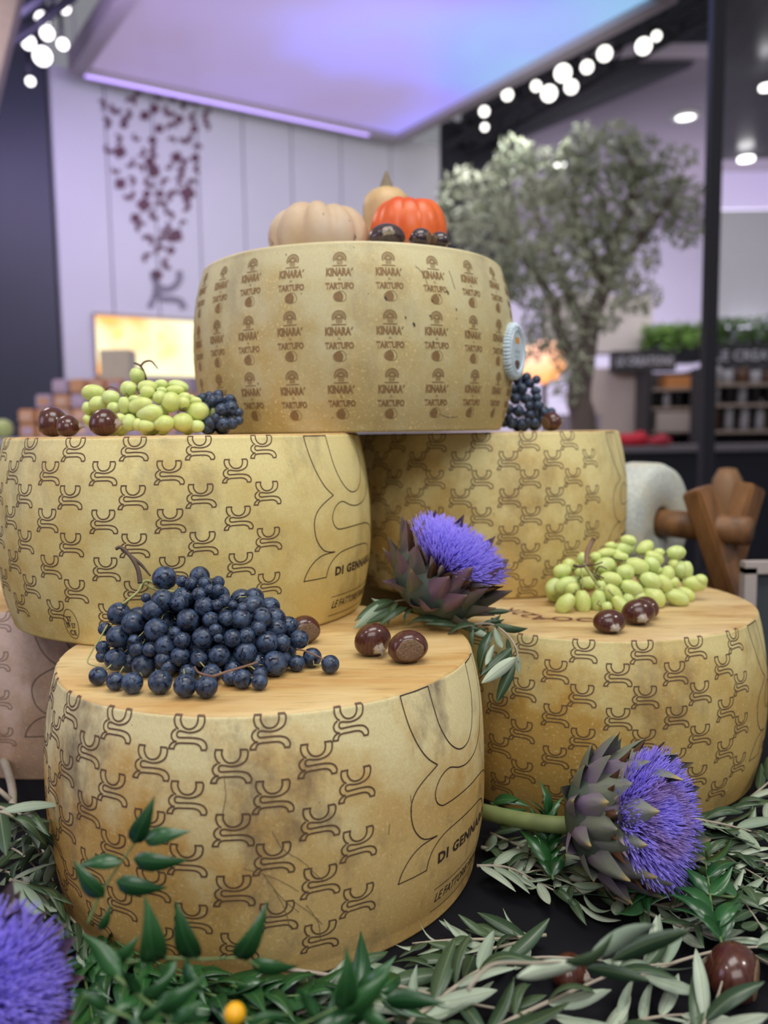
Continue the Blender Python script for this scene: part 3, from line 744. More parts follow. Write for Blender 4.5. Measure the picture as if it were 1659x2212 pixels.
# ------------------------------------------------------------------ pumpkins on the top wheel
def pumpkin(name, label, loc, R, H, ribs, depth, mat, stemmat, stem=True, seed=0, lean=0, knob=None, flatk=1.0):
    root = empty(name, loc, label, 'pumpkin')
    bm = bmesh.new(); prof = []
    for i in range(25):
        a = -pi/2+pi*i/24; r = R*cos(a)**.75 if cos(a) > 1e-4 else 0; z = H/2+H/2*sin(a)
        if i > 18: z -= H*.10*((i-18)/6)**2
        prof.append((max(r, 0), z))
    def rib(r, z, a):
        k = abs(sin(a*ribs/2+.3*sin(a*2+seed)))**.55
        q = 1-depth*(1-k)*min(1, r/(R*.35))
        return (r*q*(1+.03*sin(2*a+seed)), z*(1-.5*depth*(1-k)*(z > H*.6))+.0015*sin(a*3+seed))
    lathe(bm, prof[::-1], 96, None, rib)
    M = Matrix.Translation(loc) @ Matrix.Rotation(lean, 4, 'Y')
    add('flesh', bm, mat, root, M)
    if stem:
        bm = bmesh.new(); tube(bm, [(0, 0, H*.86), (0, 0, H*.98), (.003, 0, H*1.05)], R*.16, R*.11, 8); add('stem', bm, stemmat, root, M)
    return root
n = NT('pumpkin_beige'); a1 = n.noise(18, 5, .6); a2 = n.noise(50, 3)
c = n.mix(n.ramp(a1, [(.3, 0), (.7, 1)]), (.47, .33, .20), (.60, .47, .33))
c = n.mix(n.math('MULTIPLY', n.ramp(n.noise(9, 3), [(.5, 0), (.7, 1)]), .5), c, (.50, .44, .42))
c = n.mix(n.ramp(n.noise(70, 2), [(.70, 0), (.74, 1)]), c, (.12, .09, .07)); n.set(c, .6); n.bump(a2, .2, .001); M_PB = n.m
n = NT('pumpkin_orange'); a1 = n.noise(14, 4, .6)
c = n.mix(n.ramp(a1, [(.3, 0), (.7, 1)]), (.62, .075, .012), (.78, .17, .025)); n.set(c, .38, Specular_IOR_Level=.5); M_PO = n.m
n = NT('butternut_skin'); a1 = n.noise(14, 4, .6)
c = n.mix(n.ramp(a1, [(.3, 0), (.7, 1)]), (.50, .32, .14), (.62, .44, .22)); n.set(c, .45); M_PN = n.m
M_PST = simple('pumpkin_stem', (.20, .16, .10), .8, .3, 90)
q = PY(690, 500, 1.15); q.z = ztF; pumpkin('ribbed_pumpkin', 'flat dusty beige ribbed pumpkin on the left of the top wheel', q, .069, .094, 10, .13, M_PB, M_PST, False, 1.0)
q = PY(882, 500, 1.145); q.z = ztF; pumpkin('orange_pumpkin', 'small shiny orange ribbed pumpkin on the top wheel', q, .0525, .100, 10, .055, M_PO, M_PST, False, 2.0)
q = PY(836, 500, 1.245); q.z = ztF
root = empty('butternut_squash', q, 'upright tan butternut squash with a grey stem behind the orange pumpkin', 'squash')
bm = bmesh.new(); lathe(bm, [(0, .140), (.012, .1405), (.022, .137), (.032, .128), (.036, .112), (.0355, .09), (.036, .06), (.042, .035), (.041, .014), (.028, .002), (0, 0)], 64, None, lambda r, z, a: (r*(1+.012*sin(6*a)), z)); add('flesh', bm, M_PN, root, Matrix.Translation(q))
bm = bmesh.new(); lathe(bm, [(0, .166), (.002, .165), (.005, .156), (.0105, .142), (.0125, .1385), (0, .138)], 20, None, lambda r, z, a: (r*(1+.10*sin(5*a)), z)); add('stem', bm, M_PST, root, Matrix.Translation(q))

# ------------------------------------------------------------------ leaves and branches
def leaf_mesh(name, L, W, shape, fold, curl, twist, up, dn, nx=8):
    bm = bmesh.new(); th = .00035
    rows = []
    for i in range(nx+1):
        t = i/nx; wd = W/2*shape(t)
        x = L*t; zc = curl*L*(sin(pi*t)-.9*t*t)
        rows.append([(x, -wd, zc+fold*wd), (x, 0, zc), (x, wd, zc+fold*wd)])
    A = [[bm.verts.new((x, y, z+th/2)) for x, y, z in r] for r in rows]
    B = [[bm.verts.new((x, y, z-th/2)) for x, y, z in r] for r in rows]
    for a, b in zip(A, A[1:]):
        for k in range(2): bm.faces.new((a[k], b[k], b[k+1], a[k+1]))
    for a, b in zip(B, B[1:]):
        for k in range(2): bm.faces.new((a[k], a[k+1], b[k+1], b[k])).material_index = 1
    for i in range(nx):
        bm.faces.new((A[i][0], B[i][0], B[i+1][0], A[i+1][0])); bm.faces.new((A[i][2], A[i+1][2], B[i+1][2], B[i][2]))
    for v in bm.verts:
        a = twist*(v.co.x/L); y, z = v.co.y, v.co.z; v.co.y = y*cos(a)-z*sin(a); v.co.z = y*sin(a)+z*cos(a)
    bm.normal_update()
    me = mesh_from_bm(name, bm); me.materials.append(up); me.materials.append(dn); return me
def sh_olive(t): return max(.04, sin(pi*min(1, t**.85))**.72)
def sh_rus(t): return max(.03, (sin(pi*t**.62)**1.0))
OLV = [leaf_mesh('leaf', L, W, sh_olive, f, c, tw, M_OL_UP, M_OL_DN) for L, W, f, c, tw in ((.050, .0115, .25, .10, .3), (.056, .0125, .15, -.06, -.2), (.044, .010, .35, .16, .5), (.050, .013, .1, .02, .1))]
RUS = [leaf_mesh('leaf', L, W, sh_rus, f, c, tw, M_RU_UP, M_RU_DN) for L, W, f, c, tw in ((.038, .0135, .2, .10, .2), (.043, .0145, .1, -.08, -.3), (.034, .012, .3, .15, .3))]
def frame(x, n_):
    x = x.normalized(); y = n_.cross(x)
    if y.length < 1e-4: y = x.orthogonal()
    y.normalize(); z = x.cross(y)
    return Matrix((x, y, z)).transposed().to_4x4()
def branch(name, label, pts, kind='olive', r0=.0016, r1=.0007, n=24, flip=.5, group=None, start=.05, size=1.0, lift=.15, zmin=None, spread=45, mat=None, clear=None, upn=None, both=True):
    """pts: world points of the twig; leaves in opposite pairs"""
    pts = catmull(pts, 6); base = pts[0]
    root = empty(name, base, label, 'branch', group)
    bm = bmesh.new(); tube(bm, pts, r0, r1, 6); add('twig', bm, mat or (M_TWIG if kind == 'olive' else M_TWIG_G), root)
    N = len(pts)-1; fam = OLV if kind == 'olive' else RUS; k = 0
    while k < n:
        t = start+(1-start)*(k/n if n > 1 else 0); f = t*N; i = min(int(f), N-1); p = pts[i].lerp(pts[i+1], f-i)
        d = (pts[i+1]-pts[i]).normalized(); upv = Vector(upn) if upn else Vector((0, 0, 1))
        side = d.cross(upv)
        if side.length < .1: side = Vector((1, 0, 0))
        side.normalize()
        for sgn in ((1, -1) if both else ((1,) if k % 4 < 2 else (-1,))):
            a = radians(spread+random.uniform(-16, 16))*(1-.35*t)
            v = d*cos(a)+side*sgn*sin(a)+upv*random.uniform(-.12, 1)*lift*1.6
            nn = upv+side*random.uniform(-.7, .7)+d*random.uniform(-.3, .3)
            if random.random() < flip: nn = -nn
            sc = size*random.uniform(.78, 1.1)*(1-.25*t)
            if zmin is not None and p.z+v.normalized().z*.05*sc < zmin: v.z = abs(v.z)*.3+.02
            M = frame(v, nn) @ Matrix.Scale(sc, 4); M.translation = p
            if clear and any(clear(M @ Vector((x, 0, 0))) for x in (.015, .03, .045)):
                M = frame(d*cos(a)-side*sgn*sin(a)*.6+upv*.15, nn) @ Matrix.Scale(sc*.9, 4); M.translation = p
                if any(clear(M @ Vector((x, 0, 0))) for x in (.015, .03, .045)): continue
            add('leaf', random.choice(fam), [], root, M)
        k += 2
    # end leaf
    M = frame(pts[-1]-pts[-2], Vector((random.uniform(-.4, .4), 0, 1 if random.random() > flip else -1))) @ Matrix.Scale(size*.85, 4); M.translation = pts[-1]; 
    if not (clear and clear(M @ Vector((.04, 0, 0)))): add('leaf', random.choice(fam), [], root, M)
    return root
def T(px, py, h=0): return PZ(px, py, ZT+h)
WH = (wA, wD, wE)
CLR = [(PZ(1582, 2130, ZT+.01), .040), (PZ(1240, 2130, ZT+.01), .026)]
def inwheel(p):
    for q in WH:
        if p.z < q.zt+CZ-.001 and hypot(p.x-q.x, p.y-q.y) < q.R*.98: return True
    return p.z < ZT or any(hypot(p.x-q.x, p.y-q.y+.012) < rr for q, rr in CLR)
def tb(label, pp, **kw):
    """branch lying on the table: pp = list of (px, py, height)"""
    kw.setdefault('clear', inwheel); kw.setdefault('zmin', ZT+.001)
    return branch('ruscus_sprig' if kw.get('kind') == 'ruscus' else 'olive_branch', label, [T(*q) for q in pp], **kw)

# olive branches right of the front wheel
tb('olive branch crossing below the lower artichoke flower to the right edge', [(1040, 1830, .012), (1110, 1850, .012), (1230, 1898, .010), (1380, 1945, .010), (1520, 1975, .012), (1680, 2010, .015)], n=22, flip=.62, r0=.0022, size=1.05)
tb('olive branch with pale leaves close to the front wheel, below the artichoke stem', [(1030, 1870, .02), (1100, 1875, .018), (1180, 1915, .012), (1250, 1950, .010)], n=14, flip=.65)
tb('thin olive twig pointing left at the foot of the front wheel', [(1180, 2020, .012), (1080, 2028, .012), (980, 2030, .012), (890, 2038, .010)], n=12, flip=.62, size=.95)
tb('olive branch rising from bottom centre toward the middle right', [(880, 2212, .02), (960, 2150, .025), (1050, 2090, .03), (1170, 2068, .035), (1300, 2075, .035)], n=14, flip=.6, r0=.0022, size=1.1, lift=.25)
tb('long pale olive branch crossing the bottom from left to right', [(560, 2085, .01), (700, 2105, .015), (860, 2130, .018), (1000, 2165, .02), (1200, 2200, .02)], n=14, flip=.58, r0=.0020, size=1.1)
tb('olive twig curving up to the lower right corner', [(1040, 2240, .02), (1130, 2190, .025), (1240, 2140, .03), (1350, 2095, .035), (1460, 2080, .035)], n=12, flip=.65, r0=.0020, size=1.05)
tb('olive branch lying right of the lower artichoke flower', [(1480, 1800, .02), (1540, 1830, .02), (1600, 1870, .02), (1700, 1930, .02)], n=16, flip=.52)
tb('olive branch behind the lower artichoke flower at the right edge', [(1480, 1765, .03), (1560, 1780, .03), (1640, 1800, .03), (1720, 1815, .03)], n=14, flip=.62, size=1.05)
tb('olive branch stretching along the right edge under the right wheel', [(1560, 1760, .01), (1610, 1730, .02), (1660, 1690, .03), (1700, 1650, .04)], n=12, flip=.52)
tb('olive sprig with broad pale leaves in the lower right corner', [(1500, 2240, .02), (1540, 2180, .03), (1560, 2120, .035)], n=8, flip=.7, size=1.15, lift=.3)
tb('olive twig fanning out at the right edge above the corner chestnut', [(1380, 2110, .03), (1470, 2075, .03), (1570, 2050, .03), (1680, 2045, .03)], n=12, flip=.7, size=1.15)
tb('olive branch sloping down to the bottom right below the artichoke', [(1330, 1940, .015), (1440, 1990, .02), (1560, 2030, .02), (1680, 2090, .02)], n=12, flip=.65)
tb('olive branch in the middle of the bare black cloth', [(1150, 2030, .01), (1060, 2050, .012), (960, 2085, .012), (860, 2120, .01)], n=14, flip=.52)
for i, (a, b, c) in enumerate([((1600, 1900), (1560, 1960), (1480, 2010)), ((1620, 1840), (1660, 1900), (1700, 1990)), ((1540, 1880), (1600, 1940), (1650, 2010)), ((1500, 1850), (1580, 1850), (1680, 1870)),
                               ((1450, 1960), (1520, 1940), (1620, 1930)), ((1520, 1810), (1620, 1790), (1700, 1750))]):
    tb(('olive sprig under the tangle just right of the artichoke florets', 'olive sprig running down along the right edge of the photo', 'olive sprig crossing the middle of the tangle at the right edge', 'olive sprig stretching level from the florets to the right edge', 'lowest olive sprig of the tangle right of the artichoke', 'topmost olive sprig of the tangle below the right wheel')[i], [(*a, .015), (*b, .02), (*c, .025)], n=12, flip=.6, group='olive sprigs tangled at the right edge')
for i, (a, b, c) in enumerate([((640, 2190), (740, 2160), (840, 2150)), ((760, 2230), (860, 2200), (940, 2215)), ((1300, 2230), (1400, 2200), (1500, 2190))]):
    tb(('olive sprig at the bottom edge just right of the yellow bud', 'olive sprig at the bottom edge in the centre of the photo', 'olive sprig at the bottom edge left of the corner chestnut')[i], [(*a, .01), (*b, .015), (*c, .015)], n=10, flip=.7, group='olive sprigs along the bottom edge')
for i, (a, b, c) in enumerate([((1060, 1800), (1130, 1830), (1200, 1860)), ((1100, 1900), (1180, 1880), (1260, 1930)), ]):
    tb(('olive sprig lying under the artichoke stalk beside the front wheel', 'olive sprig below the lower artichoke between it and the front wheel')[i], [(*a, .01), (*b, .015), (*c, .015)], n=10, flip=.7, group='olive sprigs beside the artichoke stem')
# dark ruscus right
tb('dark green broad-leaved sprig left of the lower artichoke flower', [(1195, 1900, .02), (1185, 1850, .03), (1185, 1800, .045), (1180, 1760, .06)], kind='ruscus', n=12, flip=.1, size=1.15, lift=.2)
tb('dark broad-leaved sprig between front wheel and artichoke stem', [(1060, 1735, .03), (1100, 1760, .04), (1150, 1790, .04)], kind='ruscus', n=8, flip=.1, size=1.2)
tb('dark broad-leaved sprig below the lower artichoke flower', [(1600, 1940, .03), (1500, 1930, .03), (1420, 1925, .03), (1390, 1940, .03)], kind='ruscus', n=10, flip=.1, size=1.3)
tb('dark broad-leaved sprig at the right edge in front of the olive tangle', [(1560, 2040, .03), (1540, 1980, .04), (1530, 1900, .05), (1520, 1840, .05)], kind='ruscus', n=12, flip=.1, size=1.2)
tb('dark green sprig pointing up at the bottom centre', [(720, 2240, .02), (760, 2200, .03), (800, 2140, .045), (860, 2170, .03)], kind='ruscus', n=8, flip=.1, size=1.3, lift=.5)
# left side olive
tb('drooping olive branch at the left edge above the artichoke flower', [(-40, 1730, .11), (30, 1755, .11), (75, 1775, .10), (110, 1830, .07), (130, 1880, .04)], n=14, flip=.65, size=1.15, lift=-.35)
tb('thin bare-ended olive twig at the far left', [(-30, 1750, .12), (20, 1760, .12), (60, 1800, .09), (90, 1850, .05)], n=12, flip=.4, size=1.0, lift=-.4)
tb('dark olive branch between left artichoke flower and front wheel', [(20, 1900, .06), (80, 1920, .05), (150, 1980, .03), (200, 2040, .02)], n=14, flip=.25, size=1.1)
for i, (a, b, c) in enumerate([((-20, 1820), (40, 1840), (100, 1900)), ((0, 1880), (60, 1900), (140, 1950)), ((60, 1800), (100, 1850), (120, 1930)), ((-20, 1950), (60, 1960), (160, 2010))]):
    tb(('dark olive sprig at the left edge, uppermost of those beside the front wheel', 'dark olive sprig at the left edge right above the cut-off artichoke flower', 'dark olive sprig pressed against the left side of the front wheel', 'lowest dark olive sprig at the left, behind the cut-off artichoke flower')[i], [(*a, .02), (*b, .03), (*c, .02)], n=10, flip=.25, group='dark olive sprigs at the left edge')
bm = bmesh.new(); pts = catmull([T(-10, 1600, .02), T(15, 1660, .03), T(28, 1720, .05), T(20, 1800, .05)], 6)
root = empty('bare_branch', pts[0], 'bare grey curved branch on the black cloth at the left edge', 'branch'); tube(bm, pts, .006, .0035, 10); add('wood', bm, M_TWIG, root)
bm = bmesh.new(); tube(bm, [pts[-6], pts[-6]+Vector((-.02, .005, .015)), pts[-6]+Vector((-.035, .01, .01))], .003, .002, 8); add('side_shoot', bm, M_TWIG, root)

# ruscus in front of the wheel: leaves set one by one
def sprig(label, twig, leaves, rt=.0011, mat=None, kind='ruscus'):
    pts = catmull([P(*q) for q in twig], 6); root = empty('ruscus_sprig', pts[0], label, 'branch')
    bm = bmesh.new(); tube(bm, pts, rt, rt*.5, 6); add('twig', bm, mat or M_TWIG_G, root)
    for (x0, y0, d0, x1, y1, d1, tilt) in leaves:
        a, b = P(x0, y0, d0), P(x1, y1, d1); v = b-a
        nn = Vector((0, -1, .45)); s = v.cross(nn).normalized()
        if tilt > 2: nn = -nn; tilt = .15
        nn = (nn+s*tilt).normalized()
        base = RUS[random.randrange(3)] if kind == 'ruscus' else OLV[random.randrange(4)]; L0 = max(q.co.x for q in base.vertices)
        k = v.length/L0; M = frame(v, nn) @ Matrix.Diagonal((k, k*random.uniform(.92, 1.08), k, 1)); M.translation = a
        add('leaf', base, [], root, M)
    return root
sprig('dark green sprig with seven pointed leaves standing before the front wheel', [(190, 1995, .52), (215, 1935, .525), (250, 1880, .53), (285, 1830, .535), (300, 1810, .535)],
      [(288, 1822, .535, 333, 1725, .53, .2), (312, 1815, .535, 408, 1795, .53, -.3), (288, 1855, .532, 405, 1862, .53, .2), (262, 1862, .53, 165, 1868, .53, .3), (225, 1938, .525, 158, 1862, .52, -.2), (250, 1903, .527, 360, 1922, .53, .1), (215, 2010, .52, 240, 1955, .52, .6)])
sprig('dark green sprig whose tall leaves overlap the foot of the front wheel', [(270, 2080, .50), (350, 2070, .505), (440, 2072, .51), (520, 2070, .512), (560, 2090, .51)],
      [(335, 2078, .505, 318, 1950, .49, .2), (425, 2072, .51, 378, 1955, .50, -.2), (512, 2070, .512, 578, 1960, .505, .2), (540, 2078, .512, 645, 2092, .515, .2), (320, 2080, .50, 300, 2120, .48, 0), (400, 2074, .505, 440, 2150, .49, .1), (380, 2074, .505, 330, 2150, .49, .3)])
sprig('dark sprig above the left artichoke flower with downward leaves', [(250, 2110, .49), (300, 2150, .48), (350, 2190, .47), (400, 2230, .46)],
      [(262, 2108, .49, 180, 2015, .50, .3), (255, 2075, .50, 300, 2022, .50, .2), (300, 2150, .48, 260, 2090, .47, -.2), (310, 2155, .48, 380, 2100, .48, .2), (340, 2180, .47, 440, 2115, .47, 0), (300, 2160, .475, 220, 2200, .46, .4), (330, 2190, .47, 300, 2260, .45, .2), (370, 2205, .465, 450, 2190, .46, -.3)], .0016)
sprig('glossy dark sprig at the bottom between left artichoke and yellow bud', [(180, 2150, .46), (260, 2190, .455), (340, 2215, .45), (460, 2215, .45)],
      [(230, 2180, .455, 178, 2140, .45, .3), (250, 2190, .455, 210, 2250, .44, 0), (300, 2205, .45, 360, 2160, .45, .3), (380, 2212, .45, 440, 2160, .45, -.2), (420, 2212, .45, 480, 2250, .44, .2), (280, 2200, .45, 330, 2250, .44, .1)])
sprig('dark green sprig with steep leaves at the bottom between bud and centre', [(610, 2240, .47), (680, 2200, .475), (750, 2170, .48), (830, 2160, .485)],
      [(740, 2180, .478, 752, 2055, .47, .2), (745, 2185, .478, 850, 2095, .48, .1), (760, 2190, .478, 640, 2255, .46, .2), (830, 2160, .485, 960, 2165, .49, .3), (780, 2175, .48, 855, 2230, .47, 0), (690, 2200, .475, 640, 2130, .475, .2)])
tb('dark sprig lying low behind the standing leaves at the wheel foot', [(200, 1990, .015), (260, 2040, .02), (340, 2080, .02), (460, 2120, .02)], kind='ruscus', n=12, flip=.1, size=1.2)
for i, (a, b, c) in enumerate([((240, 2020), (300, 2090), (420, 2110)), ((200, 2080), (300, 2140), (380, 2200)), ((380, 2120), (460, 2150), (560, 2180)), ((160, 2030), (180, 2100), (200, 2200)), ((480, 2120), (560, 2150), (660, 2150))]):
    tb(('dark broad-leaved sprig right at the lower left foot of the front wheel', 'dark broad-leaved sprig at the bottom, just right of the cut-off artichoke', 'dark broad-leaved sprig behind the yellow bud at the bottom', 'dark broad-leaved sprig running down beside the cut-off artichoke florets', 'dark broad-leaved sprig below the front foot of the wheel, right of the bud')[i], [(*a, .015), (*b, .02), (*c, .02)], kind='ruscus', n=12, flip=.1, size=1.25, group='dark sprigs before the front wheel')
# foreground olive leaves, slightly out of focus
sprig('olive twig hanging close to the lens at the bottom centre with two big pale leaves', [(1010, 2140, .50), (1060, 2085, .51), (1150, 2080, .52), (1260, 2075, .53), (1300, 2070, .53)],
      [(1270, 2072, .53, 1415, 1990, .52, 3.0), (1320, 2075, .53, 1490, 2005, .53, .3), (1255, 2085, .525, 1110, 2110, .51, 3.0), (1265, 2090, .53, 1400, 2115, .53, .3), (1220, 2078, .525, 1330, 2030, .52, .2)], .0013, M_TWIG, 'olive')

# olive sprigs under the upper artichoke
sprig('olive sprig hanging over the rim beside the upper artichoke flower', [(1012, 1350, .875), (1060, 1348, .87), (1095, 1370, .85), (1115, 1400, .835), (1120, 1430, .83)],
      [(1066, 1350, .865, 1140, 1362, .86, .2), (1070, 1352, .865, 1085, 1405, .835, 2.8), (1068, 1392, .85, 1048, 1440, .83, 2.8), (1062, 1362, .865, 1032, 1455, .845, .2), (1108, 1398, .838, 1038, 1460, .83, .2),
       (1115, 1420, .832, 1040, 1476, .82, 2.8), (1118, 1412, .832, 1122, 1458, .83, 2.8), (1112, 1430, .832, 1072, 1518, .825, .2), (1095, 1378, .85, 1105, 1430, .845, .2), (1030, 1350, .87, 962, 1368, .865, .4), (1040, 1352, .875, 1085, 1330, .88, .2), (1020, 1350, .87, 1020, 1400, .86, .3), (1005, 1352, .87, 1062, 1378, .86, 2.8)], .0014, M_TWIG, 'olive')
sprig('olive sprig sticking out left from under the upper artichoke flower', [(930, 1300, .93), (890, 1295, .925), (850, 1300, .92), (835, 1310, .915)],
      [(852, 1298, .92, 767, 1335, .89, .2), (845, 1300, .92, 768, 1356, .875, 2.8), (850, 1302, .918, 800, 1296, .91, 2.8), (870, 1310, .91, 790, 1348, .885, .2), (880, 1312, .90, 815, 1352, .885, .2), (860, 1300, .915, 835, 1348, .89, .4), (900, 1310, .91, 960, 1340, .88, .2), (890, 1315, .90, 870, 1345, .89, .3)], .0013, M_TWIG, 'olive')
sprig('dark olive sprig lying under the upper artichoke flower toward the right', [(930, 1345, .88), (980, 1352, .875), (1040, 1345, .88), (1080, 1330, .90)],
      [(960, 1345, .88, 880, 1340, .885, .2), (985, 1352, .875, 920, 1345, .87, .1), (1045, 1345, .88, 1090, 1340, .875, .1), (1050, 1322, .90, 1104, 1320, .90, .2), (1060, 1335, .89, 1085, 1348, .88, .2), (990, 1352, .875, 1050, 1362, .865, .1)], .0013, M_TWIG, 'olive')

# buds
def bud(name, label, p, r, mat, cal, up=Vector((0, .2, 1))):
    root = empty(name, p, label, 'flower bud')
    bm = bmesh.new(); bmesh.ops.create_uvsphere(bm, u_segments=24, v_segments=16, radius=r, matrix=Matrix.Translation(p+Vector((0, 0, r)))); add('bud_head', bm, mat, root)
    for i in range(5):
        a = 2*pi*i/5; v = Vector((cos(a), sin(a), .7)); M = frame(v, Vector((0, 0, 1))+v) @ Matrix.Scale(r*38, 4); M.translation = p+Vector((0, 0, r*.3)); add('sepal', cal, [], root, M)
    bm = bmesh.new(); tube(bm, [p+Vector((0, 0, r*.2)), p+Vector((.01, .01, -.004)), p+Vector((.03, .015, -.006))], .0012, .001, 6); add('stem', bm, M_TWIG_G, root)
bud('yellow_bud', 'round yellow orange bud at the bottom edge', P(508, 2212, .46), .0062, simple('bud_yellow', (.85, .42, .01), .4), RUS[2])
bud('green_bud', 'small green opening bud on the black cloth right of the front wheel', T(945, 2068, .001), .0062, simple('bud_green', (.10, .16, .03), .5, .4, 200), RUS[2])
# green fruit/leaf beside the yellow bud
sprig('bright green pair of young leaves beside the yellow bud', [(540, 2230, .46), (560, 2215, .46), (590, 2200, .462)], [(540, 2212, .46, 622, 2190, .46, .3), (545, 2215, .455, 600, 2250, .45, .2), (440, 2200, .465, 415, 2180, .46, .2)], .001, None, 'ruscus')

# ------------------------------------------------------------------ artichoke flowers
def bractmat(name, a, b, c3, tipc):
    n = NT(name); x = n.sep()[0]; oi = n.n('ObjectInfo'); f = n.noise(55, 4, .6, n.mapping((.35, 2.2, 1)))
    col = n.mix(n.ramp(n.math('ADD', n.math('MULTIPLY', x, 14), n.math('MULTIPLY', n.math('SUBTRACT', oi.outputs['Random'], .5), .7)), [(.05, 0), (.65, 1)]), a, b)
    col = n.mix(n.ramp(f, [(.5, 0), (.75, 1)]), col, c3)
    col = n.mix(n.ramp(x, [(.0525, 0), (.058, 1)]), col, tipc)
    n.set(col, .48, Specular_IOR_Level=.4); n.bump(f, .3, .001); return n.m
M_BR = bractmat('artichoke_bract', (.12, .14, .085), (.17, .10, .15), (.20, .20, .12), (.36, .28, .16))
M_BR2 = bractmat('artichoke_bract_violet', (.20, .13, .24), (.17, .19, .14), (.12, .08, .15), (.36, .28, .12))
M_BRB = bractmat('artichoke_inner_bract', (.05, .022, .014), (.11, .05, .025), (.17, .09, .04), (.22, .13, .06))
M_BRW = simple('artichoke_pale_bract', (.50, .42, .42), .5, .3, 120)
M_CORE = simple('artichoke_core', (.055, .075, .055), .6, .4, 120)
def floretmat(name, ring=False):
    n = NT(name); s = n.sep(); oi = n.noise(300, 2)
    r = n.math('SQRT', n.math('ADD', n.math('MULTIPLY', s[0], s[0]), n.math('MULTIPLY', s[1], s[1])))
    c = n.mix(n.ramp(oi, [(.3, 0), (.7, 1)]), (.22, .165, .80), (.40, .33, .98))
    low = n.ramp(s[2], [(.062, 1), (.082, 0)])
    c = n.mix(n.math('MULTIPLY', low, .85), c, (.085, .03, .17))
    if ring:
        q = n.math('ADD', r, n.math('MULTIPLY', n.math('SUBTRACT', n.noise(40, 2), .5), .012))
        rg = n.ramp(q, [(.014, 0), (.022, .8), (.030, .6), (.036, 0)])
        c = n.mix(n.math('MULTIPLY', rg, .75), c, (.30, .17, .20))
    n.set(c, .5, Specular_IOR_Level=.2); return n.m
M_FL, M_FL2 = floretmat('floret_violet'), floretmat('floret_violet_ring', True)
def bract_mesh(L, W, curl, cup):
    bm = bmesh.new(); nx, ny = 9, 4; th = .0022
    for side in (1, -1):
        rows = []
        for i in range(nx+1):
            t = i/nx; wd = W/2*(1-(max(0, t-.18)/.82)**1.5)*(.72+.28*min(1, t/.25))
            if i == nx: wd = .0006
            row = []
            for j in range(ny+1):
                s = j/ny*2-1; y = wd*s
                z = -cup*wd*s*s*1.2+curl*L*t*t+side*th/2*(1-s*s*.85)*(1-.75*t)
                row.append(bm.verts.new((L*t, y, z)))
            rows.append(row)
        for a, b in zip(rows, rows[1:]):
            for j in range(ny): bm.faces.new((a[j], b[j], b[j+1], a[j+1]) if side > 0 else (a[j], a[j+1], b[j+1], b[j]))
    bmesh.ops.remove_doubles(bm, verts=bm.verts, dist=.00005)
    return mesh_from_bm('bract', bm)
def with_mat(me, m): q = me.copy(); q.materials.clear(); q.materials.append(m); return q
BRSETS = [[bract_mesh(.056, .034, -.06, .7), bract_mesh(.060, .030, -.12, .9), bract_mesh(.052, .037, .0, .6)], [bract_mesh(.058, .040, -.26, .7), bract_mesh(.062, .036, -.30, .8), bract_mesh(.055, .042, -.20, .6)]]
BR_N = bract_mesh(.048, .016, .03, 1.2)
def floret_mesh(seed, n=2300, R=.046, flare=1.32, H=.027, thick=.00055):
    rnd = random.Random(seed); bm = bmesh.new(); z0 = .058
    for i in range(n):
        q = math.sqrt((i+.5)/n); a = i*2.39996+rnd.uniform(-.2, .2); rb = R*.82*q; out = q*q*.9
        base = Vector((rb*cos(a), rb*sin(a), z0+.006*(1-q*q)))
        h = H*rnd.uniform(.78, 1.12); lean = out*rnd.uniform(.8, 1.15)
        d = Vector((cos(a)*lean*.9, sin(a)*lean*.9, 1)).normalized(); jit = Vector((rnd.uniform(-1, 1), rnd.uniform(-1, 1), 0))*.16
        d = (d+jit).normalized()
        mid = base+d*h*.55; tip = base+d*h+Vector((cos(a), sin(a), 0))*q*.004+Vector((rnd.uniform(-1, 1), rnd.uniform(-1, 1), rnd.uniform(-.5, .5)))*.0022
        x = d.orthogonal().normalized(); y = d.cross(x)
        R3 = []
        for p, rr in ((base, thick), (mid, thick*1.05), (tip, thick*.6)):
            R3.append([bm.verts.new(p+(x*cos(k*2.094)+y*sin(k*2.094))*rr) for k in range(3)])
        for u, v in zip(R3, R3[1:]):
            for k in range(3): bm.faces.new((u[k], u[(k+1) % 3], v[(k+1) % 3], v[k]))
        bm.faces.new(R3[-1])
    return mesh_from_bm('florets', bm)
